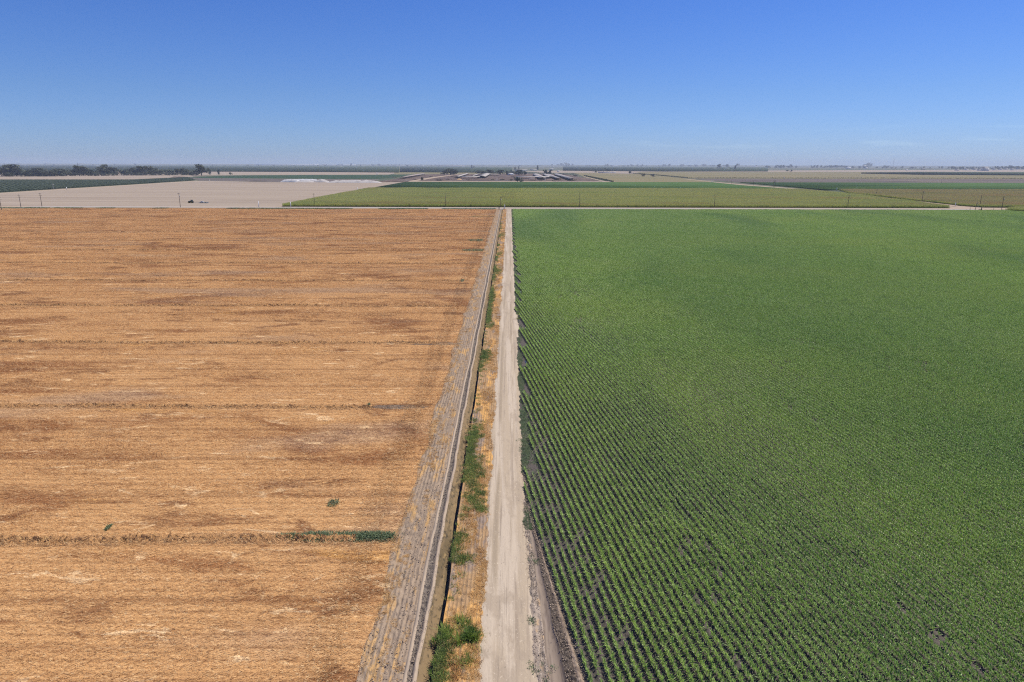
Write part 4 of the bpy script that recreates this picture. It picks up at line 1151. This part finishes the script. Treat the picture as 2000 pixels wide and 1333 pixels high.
for x, b, t, l in ((1800.5, 394.6, 374.5, "nearest crossarm pole along the diagonal road"), (1711.5, 383.0, 370, "second pole along the diagonal road"), (1640.5, 377.0, 368.2, "third pole along the diagonal road"), (1598.5, 372.6, 361, "fourth pole along the diagonal road"),
                   (1277, 359.5, 348, "lone pole at the back edge of the dark green band"), (1429, 361, 349.5, "pole beside ploughed land at the farm road"), (1471, 363.5, 353, "pole on the dark green crop's edge"), (1838.5, 358.8, 351.5, "lone pole in the far ploughed land")):
    pole(x, b, t, l, arm=(x > 1700), group="poles along the farm roads")
# short leaning pole with anchor and a well pump by the right bend
p = G(1904, 411.2); q = G(1906, 411.2)
r_ = empty("anchor_pole", (p.x, p.y, 0)); tag(r_, "short leaning pole by the well pump at the right bend", "pole")
MB().tube((0, 0, -.2), (1.2, 0, 7.2), .22, .17, 9).build("shaft", M_wood, r_, smooth=True)
MB().tube((1.1, 0, 6.6), (4.6, .4, .1), .05, .05, 6).build("guy_wire", M_gal, r_)
for x, b, t, l in ((1894, 412.6, 406.0, "thin dark post left of the well pump"), (1888, 412.4, 409.6, "stubby dark post farthest left of the well pump"), (1940.5, 410.8, 406.5, "rusty short post between pump and corner pole")):
    p = G(x, b); h = (b - t) * mpp(p)
    o = MB().tube((0, 0, -.2), (0, 0, h), .16, .14, 8).tube((0, 0, h), (0, 0, h + .12), .19, .19, 8).build("post", M_wood); o.location = p
    tag(o, l, "post")
p = G(1916.5, 412.0)
r_ = empty("well_pump", p); tag(r_, "dark well pump with curved pipe on its pad at the right bend", "pump")
MB().box(-1.3, 1.1, -.9, .9, 0, .25).build("pad", M_pale, r_)
MB().tube((0, 0, .25), (0, 0, 1.6), .42, .42, 12).build("pump_base", M_dark_m, r_)
MB().tube((0, 0, 1.6), (0, 0, 2.9), .34, .30, 12).build("motor", M_dark_m, r_)
MB().tube((-.3, 0, .9), (-2.4, 0, .9), .2, .2, 10).tube((-2.4, 0, .95), (-2.4, 0, .1), .2, .2, 10).build("outlet_pipe", M_dark_m, r_)

# white irrigation standpipes
def standpipe(px, base, top, label, r=.36):
    p = G(px, base); h = (base - top) * mpp(p)
    root = empty("standpipe", p); tag(root, label, "standpipe", "white irrigation standpipes")
    MB().tube((0, 0, -.1), (0, 0, h), r, r * .92, 12).build("pipe", M_wpipe, root, smooth=True)
    MB().tube((0, 0, h), (0, 0, h + .15), r * 1.15, r * 1.05, 12).build("cap", M_wpipe, root)
    MB().tube((0, 0, 0), (0, 0, .4), r * 1.5, r * 1.4, 12).build("collar", M_pale, root)
    return root
for x, b, t, l in ((505.5, 405.0, 393.5, "white standpipe on the verge of the bare field"), (568, 405.3, 394.8, "leaning white standpipe at the tall corn's left corner"), (698, 373.4, 366.5, "white standpipe on the track along the corn's left side"),
                   (130.5, 371.5, 366, "white standpipe at the edge of the bush crop"), (985.7, 409.2, 400.4, "white standpipe at the junction of farm road and cross road"), (409.5, 354.6, 351.4, "small white standpipe at the bare field's back edge"),
                   (1064.4, 356.4, 348.6, "white standpipe in front of the dairy's right sheds"), (735, 343.4, 337.0, "left one of a far white standpipe pair"), (738, 343.4, 337.4, "right one of a far white standpipe pair"),
                   (1865.6, 403.4, 396.5, "white standpipe at the mouth of the diagonal road"), (1634, 373.4, 367, "white standpipe at the dark crop's corner by the diagonal road"), (1390.5, 358.2, 354.2, "fat white standpipe at the farm road corner"),
                   (1538, 371.6, 368.2, "short white standpipe beside the diagonal road"), (1531.5, 350.2, 346, "white standpipe on the hedge of the ploughed land"), (970.5, 355.6, 349, "white standpipe before the middle of the dairy")):
    standpipe(x, b, t, l, r=.30 if b > 390 else .45)
# irrigation valve posts at the junction
for x, b, t, l in ((973.2, 409.6, 405.6, "left dark gate post at the end of the ditch"), (975.6, 409.7, 405.8, "right dark gate post at the end of the ditch"), (984.0, 409.8, 406.6, "dark valve post beside the junction standpipe")):
    p = G(x, b); h = (b - t) * mpp(p)
    o = MB().box(-.18, .18, -.12, .12, -.1, h).box(-.26, .26, -.18, .18, h, h + .12).build("gate_post", M_wood); o.location = p
    tag(o, l, "gate post")
# lamp-like sprinkler head on a mast at the bush crop
p = G(105, 371.8)
r_ = empty("area_light", p); tag(r_, "grey mast with flat pale head at the bush crop's edge", "mast")
hh = 11.5 * mpp(p)
MB().tube((0, 0, -.2), (0, 0, hh), .2, .14, 8).build("mast", M_gal, r_)
MB().box(-1.6, 1.6, -.35, .35, hh - .5, hh - .05).build("head", M_wpipe, r_)

# ------------------------------------------------------------------ tractor and implement
def wheel(parent, x, y, r, wd):
    t = MB().tube((x, y - wd / 2, r), (x, y + wd / 2, r), r, r, 18)
    for k in range(16):
        a = 2 * math.pi * k / 16
        t.box(-.06, .06, -wd / 2, wd / 2, r - .02, r + .06)
        for j in range(8):
            vx, vy, vz = t.V[-8 + j]
            t.V[-8 + j] = (x + vx * math.cos(a) + vz * math.sin(a), y + vy, r - vx * math.sin(a) + vz * math.cos(a))
    w_ = bpy.data.objects.new("wheel", None); COL.objects.link(w_); w_.parent = parent
    t.build("tyre", M_rub, w_)
    MB().tube((x, y - wd / 2 - .02, r), (x, y + wd / 2 + .02, r), r * .55, r * .55, 14).build("rim", M_rim, w_)
p = G(373.5, 397.0)
tr = empty("tractor", p, math.pi); tag(tr, "dark green tractor crossing the bare tan field", "tractor")
MB().box(.3, 2.6, -.5, .5, 1.0, 1.95).box(2.6, 2.75, -.42, .42, 1.05, 1.8).build("hood", M_dark_m, tr)
MB().box(-1.9, .4, -.7, .7, .8, 1.5).box(-1.7, 2.4, -.3, .3, .55, 1.0).build("chassis", M_dark_m, tr)
cb = MB().box(-1.6, .15, -.85, .85, 2.98, 3.12)
for sx in (-1.5, .05):
    for sy in (-.78, .78): cb.box(sx - .05, sx + .05, sy - .05, sy + .05, 1.5, 2.98)
co = cb.build("cab", M_dark_m, tr)
MB().box(-1.46, .01, -.76, .76, 1.5, 2.97).build("cab_glass", M_glass, co)
MB().tube((1.5, .3, 1.95), (1.5, .3, 3.0), .07, .07, 8).build("exhaust", M_rub, tr)
MB().box(-1.9, -.1, -1.55, -.7, 1.95, 2.05).box(-1.9, -.1, .7, 1.55, 1.95, 2.05).build("fender", M_dark_m, tr)
for sy in (-1.1, 1.1):
    wheel(tr, -1.05, sy, .98, .62); wheel(tr, 1.95, sy, .72, .5)
p = G(396.5, 397.2)
im = empty("disc_harrow", p, math.pi); tag(im, "long grey disc harrow towed behind the dark tractor", "harrow")
MB().box(-5.5, 4.6, -.12, .12, .8, 1.0).box(-5.0, 3.0, -2.6, -2.45, .8, 1.0).box(-5.0, 3.0, 2.45, 2.6, .8, 1.0).box(-5.0, -4.8, -2.6, 2.6, .8, 1.0).box(-1.1, -.9, -2.6, 2.6, .8, 1.0).box(2.8, 3.0, -2.6, 2.6, .8, 1.0).build("frame", M_blueg, im)
MB().box(4.6, 9.5, -.1, .1, .75, .9).build("drawbar", M_blueg, im)
for gx_ in (-4.4, -1.8, .8, 2.2):
    g = MB()
    for k in range(12):
        y = -2.5 + k * .45
        g.tube((gx_, y - .02, .42), (gx_ + .06, y + .02, .42), .42, .42, 12)
    g.tube((gx_, -2.6, .42), (gx_, 2.6, .42), .06, .06, 8).build("disc_gang", M_gal, im)
MB().box(-.6, 1.8, -.7, .7, 1.0, 1.9).build("hopper", M_gal, im)
for sy in (-.9, .9): wheel(im, -3.1, sy, .45, .35)

# ------------------------------------------------------------------ dairy and other buildings
def shed(p0, p1, wpx, label, roof=M_roof, h=4.6, group="open dairy sheds", wid=13.0):
    """long open-sided shed whose roof ridge runs between two photo points"""
    a, b = G(*p0), G(*p1)
    d = b - a; L = d.length
    c = (a + b) / 2
    root = empty("open_shed", (c.x, c.y, 0), math.atan2(d.y, d.x)); tag(root, label, "shed", group)
    hw = wid / 2
    r = MB()
    for z0, z1 in ((0, 0.18),):
        P = [(-L / 2, -hw, h), (L / 2, -hw, h), (L / 2, 0, h + hw * .22), (-L / 2, 0, h + hw * .22), (L / 2, hw, h), (-L / 2, hw, h)]
        P2 = [(x, y, z - .2) for x, y, z in P]
        r.add(P + P2, [(0, 1, 2, 3), (3, 2, 4, 5), (7, 6, 9, 8), (8, 9, 11, 10), (0, 6, 7, 1), (5, 4, 10, 11), (0, 3, 9, 6), (3, 5, 11, 9), (1, 7, 8, 2), (2, 8, 10, 4)])
    r.build("roof", roof, root)
    ps = MB()
    for i in range(max(3, int(L / 9) + 1)):
        x = -L / 2 + .4 + i * (L - .8) / max(2, int(L / 9))
        for y in (-hw + .3, 0, hw - .3):
            ps.tube((x, y, 0), (x, y, h + (hw * .22 if y == 0 else 0) - .15), .14, .14, 6)
    ps.build("posts", M_wood, root)
    MB().box(-L / 2 + .5, L / 2 - .5, -.25, .25, 0, 1.3).box(-L / 2 + .5, L / 2 - .5, -hw + .8, -hw + 1.0, .4, 1.2).build("feed_rail", M_shade, root)
    return root
shed((891.5, 348.6), (912, 342.0), 0, "slanting pale shed roof at the dairy's left group")
shed((901, 348.9), (937, 349.0), 0, "long level shed roof at the front of the dairy's left group", wid=14)
shed((940, 348.6), (952, 341.9), 0, "broad slanting shed roof in the middle of the dairy", wid=24)
shed((922.5, 346.6), (934, 342.6), 0, "thin slanting shed between the two dairy groups' roofs", wid=9)
shed((937, 343.2), (975, 343.4), 0, "thin level shed roof behind the middle corrals", wid=11)
shed((1008, 349.2), (1073, 349.4), 0, "longest level shed roof crossing the right dairy group", wid=18)
shed((1046, 342.8), (1060, 351.6), 0, "slanting shed crossing under the longest level roof", wid=20)
shed((1064, 342.8), (1074, 349), 0, "short slanting shed behind the longest level roof's end", wid=14)
shed((1070.5, 343.2), (1091, 352.2), 0, "dark sided slanting shed, third of the right group", wid=13)
shed((1087, 342.8), (1119, 353.4), 0, "widest slanting shed at the dairy's right end", wid=20)
shed((1014, 352.6), (1023, 352.8), 0, "small rusty roof low in the right dairy group", roof=M_roofd, wid=14, h=4)
shed((1036, 352.4), (1046, 352.8), 0, "second rusty roof low in the right dairy group", roof=M_roofd, wid=14, h=4)
shed((786, 349.5), (826, 342.4), 0, "dark roofed shed by the corrals left of the dairy", roof=M_roofd, wid=15)

def building(px, base, wpx, hpx, label, roof=M_roof, wall=M_wall, hip=False, depth=None, group=None, name="farm_building", cat="building"):
    p = G(px, base)
    k = mpp(p)
    W, H = wpx * k, max(2.6, hpx * k)
    Dp = depth or max(8.0, min(W * .6, 18))
    root = empty(name, (p.x, p.y + Dp / 2, 0)); tag(root, label, cat, group)
    we = H * .62
    MB().box(-W / 2, W / 2, -Dp / 2, Dp / 2, -.1, we).build("wall", wall, root)
    rb = MB()
    e = .4
    if hip:
        i_ = min(W, Dp) / 2
        P = [(-W / 2 - e, -Dp / 2 - e, we + .01), (W / 2 + e, -Dp / 2 - e, we + .01), (W / 2 + e, Dp / 2 + e, we + .01), (-W / 2 - e, Dp / 2 + e, we + .01), (-W / 2 + i_, 0, H), (W / 2 - i_, 0, H)]
        rb.add(P, [(0, 1, 5, 4), (2, 3, 4, 5), (1, 2, 5), (3, 0, 4), (3, 2, 1, 0)])
    else:
        P = [(-W / 2 - e, -Dp / 2 - e, we + .01), (W / 2 + e, -Dp / 2 - e, we + .01), (W / 2 + e, Dp / 2 + e, we + .01), (-W / 2 - e, Dp / 2 + e, we + .01), (-W / 2 - e, 0, H), (W / 2 + e, 0, H)]
        rb.add(P, [(0, 1, 5, 4), (2, 3, 4, 5), (1, 2, 5), (3, 0, 4), (3, 2, 1, 0)])
    rb.build("roof", roof, root)
    nw = int(np.clip(W / 9, 1, 6))
    for i in range(nw):
        x = -W / 2 + (i + .5) * W / nw
        MB().box(x - .9, x + .9, -Dp / 2 - .06, -Dp / 2 - .003, we * .35, we * .75).build("window" if i != nw // 2 else "door", M_win, root)
    return root
building(998, 342.6, 13, 3.6, "white hip roofed house among the dairy trees", roof=M_wall, hip=True)
building(1018, 334.2, 24, 2.8, "long pale building behind the dairy")
building(1042, 333.4, 12, 2.4, "small white building right of the long one behind the dairy")
building(1077, 331.8, 8, 1.8, "little white building past the tall lone cypress", roof=M_wall)
building(1090.5, 336.2, 4.5, 2.2, "white domed looking hut beyond the dairy's right sheds", roof=M_wall)
building(1182, 338.0, 26, 2.2, "long low pale building in the olive fields", roof=M_roof)
building(1199, 337.6, 8, 1.6, "short white building at the end of the long low one", roof=M_wall)
building(1395, 330.0, 16, 1.5, "long white building in the hazy orchard")
building(1420, 330.8, 8, 1.2, "small pale building right of the long hazy white one")
building(1531, 328.0, 11, 1.2, "pale building below the hazy clump of trees")
building(1657.5, 330.0, 9, 2.6, "round topped pale barn at the grove's end", roof=M_wall)
building(1689.5, 329.5, 5, 5.5, "white tower block beside the big hazy tree", roof=M_wall, depth=20)
building(1693, 330.0, 5, 2.4, "low white annex of the tower block", roof=M_wall)
building(1771, 333.2, 3.4, 2.4, "tiny white hut in the far tan field", roof=M_wall)
building(1804, 331.8, 7, 2.6, "slant roofed hay barn in the far tan field", roof=M_roof, wall=M_shade)
building(1926, 334.2, 11, 7.8, "big grey grain building of the village", roof=M_roof, wall=M_gal, depth=30)
building(1930.5, 334.6, 2.6, 4.8, "bright white silo building against the grey grain building", roof=M_wall, depth=14)
building(1992, 342.2, 5, 2.0, "pale grey hut on the strip orchard's edge", roof=M_roof)
for i, (x, b, ww) in enumerate(((1870, 333.6, 7), (1888, 333.0, 8), (1905, 332.6, 6), (1914, 333.8, 7), (1944, 333.0, 7), (1955, 332.5, 5), (1966, 331.6, 6), (1978, 332.8, 6), (1990, 331.2, 8))):
    building(x, b, ww, 2.8, "low pale house under the village trees", roof=M_roofd if i % 3 == 0 else M_roof, group="houses of the far village", name="house", cat="house")
for i, (x, b, ww) in enumerate(((9, 320.4, 4), (48, 323.8, 5), (66, 318.9, 4), (90, 319.6, 5), (128, 320.9, 4), (188, 324.6, 7), (158, 320.6, 6), (222, 328.8, 5), (245, 321.5, 18), (333, 321.6, 4), (352, 321.8, 8), (370, 321.5, 7), (464, 321.6, 12), (611, 322.0, 8), (634, 321.9, 9), (666, 326.6, 4), (706, 324, 3), (826, 325.0, 4), (860, 325.6, 5), (905, 327.5, 5), (1080, 327.2, 5), (1200, 324.8, 11), (1476, 326.2, 8))):
    building(x, b, ww, 1.1, "tiny pale building scattered over the far plain", roof=M_wall if i % 2 else M_roof, group="buildings of the far plain")
building(420, 321.4, 80, .9, "thin pale line of sheds on the left horizon", roof=M_wall)
building(560, 322.8, 125, 1.5, "longest white dairy roof on the horizon", roof=M_wall)
building(640, 322.6, 110, 1.0, "white roofs continuing right of the longest horizon roof", roof=M_wall)
building(770, 324.6, 60, .8, "pale low roof line beyond the orchard, left of the dairy", roof=M_roof)
building(880, 325.4, 55, 1.6, "reddish pale feed barns on the horizon left of the dairy", roof=M_roofd)
building(965, 327.6, 60, .7, "thin pale shed line far behind the dairy", roof=M_roof)
building(52, 333.4, 16, 1.6, "white roof showing over the tree line near its tallest tree", roof=M_wall)
building(38, 333.2, 13, 1.4, "grey roof beside the white one over the tree line", roof=M_gal)
# white silo on the left horizon
p = G(341.5, 323.2); k_ = mpp(p)
r_ = empty("silo", p); tag(r_, "slim white silo on the left horizon", "silo")
MB().tube((0, 0, 0), (0, 0, 2.8 * k_), .6 * k_, .6 * k_, 14).build("tank", M_wall, r_, smooth=True)
MB().tube((0, 0, 2.8 * k_), (0, 0, 3.1 * k_), .6 * k_, .15 * k_, 14).build("roof", M_wall, r_)
# radio mast right, dark tank tower left
p = G(1744, 327.5); k_ = mpp(p); hh = 16.5 * k_
r_ = empty("radio_mast", p); tag(r_, "tall thin lattice radio mast on the horizon", "radio mast")
mb = MB(); w0 = .28 * k_
for i in range(3):
    a = 2 * math.pi * i / 3; b = 2 * math.pi * (i + 1) / 3
    A_, B_ = (w0 * math.cos(a), w0 * math.sin(a)), (w0 * math.cos(b), w0 * math.sin(b))
    mb.tube((*A_, 0), (*A_, hh), .09 * k_, .07 * k_, 5)
    for j in range(16):
        mb.tube((*A_, hh * j / 16), (*B_, hh * (j + 1) / 16), .03 * k_, .03 * k_, 4)
mb.build("lattice", M_gal, r_)
MB().box(-.5 * k_, .5 * k_, -.5 * k_, .5 * k_, hh - 1.0 * k_, hh - .2 * k_).build("antenna", M_gal, r_)
p = G(153.5, 331); k_ = mpp(p)
r_ = empty("water_tower", p); tag(r_, "thin dark water tower poking over the tree line", "water tower")
for i in range(4):
    a = math.pi / 4 + i * math.pi / 2
    MB().tube((.5 * k_ * math.cos(a), .5 * k_ * math.sin(a), 0), (.3 * k_ * math.cos(a), .3 * k_ * math.sin(a), 9.6 * k_), .08 * k_, .08 * k_, 5).build("leg", M_wood, r_)
MB().tube((0, 0, 9.6 * k_), (0, 0, 11.8 * k_), .42 * k_, .42 * k_, 10).tube((0, 0, 11.8 * k_), (0, 0, 12.3 * k_), .45 * k_, .05 * k_, 10).build("tank", M_wood, r_)
# H-frame sign structure on the diagonal road
p = G(1512, 367.4); k_ = mpp(p)
r_ = empty("transformer_frame", p); tag(r_, "twin post transformer rack beside the diagonal road", "transformer rack")
for x in (-1.1, 1.1): MB().tube((x * k_, 0, -.2), (x * k_, 0, 15 * k_), .25, .2, 8).build("post", M_wood, r_)
MB().box(-2.6 * k_, 2.6 * k_, -.3, -.1, 12.6 * k_, 13.2 * k_).box(-2.6 * k_, 2.6 * k_, -.3, -.1, 10.6 * k_, 11.2 * k_).build("crossarm", M_wood, r_)
MB().box(-1.0 * k_, 1.0 * k_, -.6, .6, 8.0 * k_, 9.0 * k_).build("platform", M_gal, r_)

# ------------------------------------------------------------------ white piles and corrals
def mound(name, label, px0, px1, base, hpx, m_, seed, cat="pile", dep=26.0, flat=.5):
    a, b = G(px0, base), G(px1, base)
    k = mpp(a); L = (b - a).length; H = hpx * k
    r = np.random.default_rng(seed)
    nx, ny = 46, 15
    X, T_ = np.meshgrid(np.linspace(-1, 1, nx), np.linspace(-1, 1, ny), indexing='ij')
    prof = np.clip((1 - np.abs(X) ** (4 if flat > .4 else 2)), 0, 1) * np.clip(1 - np.abs(T_) ** 2.2, 0, 1)
    Z = H * .88 * prof ** .7 * (.62 + .38 * vnoise(X * L / 16 + seed, T_ * 2.2, seed) + .22 * vnoise(X * L / 5 + seed, T_ * 4, seed + 9)) - .05
    Yv = T_ * dep / 2 * (.8 + .3 * vnoise(X * L / 30, X * 0 + 3, seed + 4))
    V = np.stack([X * L / 2, Yv, Z], -1).reshape(-1, 3)
    i = np.arange(nx - 1)[:, None] * ny + np.arange(ny - 1)[None, :]
    o = link(name, mesh_np(name, V, np.stack([i, i + ny, i + ny + 1, i + 1], -1).reshape(-1, 4), [m_], smooth=True))
    o.location = ((a.x + b.x) / 2, (a.y + b.y) / 2 + dep / 2, 0)
    return tag(o, label, cat)
mound("lime_pile", "white flat topped pile, left and tallest of the white piles", 545, 583, 356.4, 6.6, M_tarp, 1)
mound("lime_pile", "low greyish white pile between the taller white ones", 574, 612, 356.6, 4.2, M_white, 2, flat=.3)
mound("lime_pile", "pinkish white peaked pile beside the tallest one's far end", 612, 640, 356.6, 6.8, M_white, 3, flat=.3)
mound("lime_pile", "longest ribbed pale pile stretching toward the corrals", 636, 742, 357.6, 5.8, M_white, 4, dep=34)
mound("covered_silage", "long white sheeted silage heap behind the white piles", 566, 616, 353.4, 3.6, M_tarp, 5, cat="silage heap", dep=40)
mound("manure_heap", "low dark manure heap at the bare field's back edge", 482, 520, 355.2, 2.6, M_shade, 6, cat="heap")
mound("manure_heap", "long dark reddish heap row at the corrals left of the dairy", 736, 796, 355.8, 2.6, M_corral, 7, cat="heap", dep=50)
mound("manure_heap", "dark brown feed heap at the dairy's left front", 848, 869, 352.8, 3.4, M_corral, 8, cat="heap")
mound("feed_heap", "small golden feed heap before the level dairy shed", 892, 901, 351.6, 2.4, M_dry, 9, cat="heap", flat=.3)
mound("earth_bank", "dusty broken earth bank in front of the tree line's right half", 330, 366, 347.0, 2.2, M_corral, 10, cat="earth bank")

# hay stacks, feed bunkers and corral fences of the dairy
for px, b, wpx, hpx, lab in ((858, 353.2, 9, 2.2, "dark hay stack at the dairy's left front corner"), (875, 351.6, 6, 1.8, "small hay stack right of the left front corner"), (884, 346.2, 7, 1.8, "hay stack under the broad dark tree"), (914, 351.6, 8, 1.4, "low feed bunker before the level shed"),
                             (962, 352.0, 6, 2.4, "brown stack left of the dairy's middle standpipe"), (981, 351.8, 9, 1.8, "low stack in the middle corrals"), (1002, 346.4, 7, 1.6, "stack before the white hip roofed house"), (1030, 346.0, 8, 1.6, "stack left of the two ragged trees"),
                             (1056, 354.6, 7, 1.8, "dark stack beside the standpipe at the right sheds"), (1082, 354.4, 7, 1.6, "dark stack among the slanting right sheds"), (1101, 345.6, 9, 1.8, "stack at the far end of the widest shed"), (1124, 344.0, 8, 1.8, "stack by the dusty hedge end"),
                             (842, 346.4, 8, 1.6, "low stack beside the dairy track"), (812, 351.4, 8, 1.4, "dark heap stack in the left corrals"), (770, 347.2, 9, 1.2, "stack by the pale track left of the corrals")):
    p = G(px, b); k_ = mpp(p); W = wpx * k_; H = hpx * k_; D_ = 9
    mb = MB()
    n_ = max(2, int(W / 3.2))
    for i in range(n_):
        x = -W / 2 + i * W / n_
        top = H * random.uniform(.65, 1.0)
        mb.box(x + .03, x + W / n_ - .03, -D_ / 2 + random.uniform(-.3, .3), D_ / 2, 0, top * .52).box(x + .1, x + W / n_ - .1, -D_ / 2 + .3, D_ / 2 - .3, top * .525, top)
    o = mb.build("hay_stack", M_hay if px % 3 else M_shade); o.location = (p.x, p.y + D_ / 2, 0); o.rotation_euler.z = random.uniform(-.2, .2)
    tag(o, lab, "hay stack")
for (x0, b0), (x1, b1), lab in (((850, 350.4), (893, 350.6), "pipe fence along the dairy's left front corrals"), ((905, 353.4), (1005, 353.8), "long pipe fence before the middle corrals"), ((955, 346.0), (1004, 346.2), "pipe fence across the middle corrals"),
                               ((1080, 356.0), (1180, 356.4), "pipe fence at the front of the right corral"), ((1095, 346.0), (1140, 346.6), "pipe fence behind the widest shed"), ((742, 353.8), (798, 353.6), "pipe fence of the dark left corrals")):
    a, b = G(x0, b0), G(x1, b1); d = b - a; L = d.length
    root = empty("corral_fence", a, math.atan2(d.y, d.x)); tag(root, lab, "fence")
    MB().box(0, L, -.06, .06, 1.45, 1.6).box(0, L, -.05, .05, .85, .97).box(0, L, -.05, .05, .35, .47).build("rails", M_gal, root)
    mb = MB()
    for i in range(int(L / 6) + 1): mb.box(i * 6 - .09, i * 6 + .09, -.09 + .16, .09 + .16, 0, 1.75)
    mb.build("posts", M_wood, root)

# ------------------------------------------------------------------ air
hz = MB().box(-22000, 22000, -400, 16000, -2.5, 118).build("haze", M_water)
hm = bpy.data.materials.new("haze")
hm.use_nodes = True
nt = hm.node_tree
nt.nodes.clear()
out = nt.nodes.new("ShaderNodeOutputMaterial")
pv = nt.nodes.new("ShaderNodeVolumePrincipled")
pv.inputs["Color"].default_value = (0.80, 0.88, 1.0, 1)
pv.inputs["Density"].default_value = 0.00006
nt.links.new(pv.outputs[0], out.inputs["Volume"])
hz.data.materials.clear()
hz.data.materials.append(hm)
tag(hz, kind='stuff')
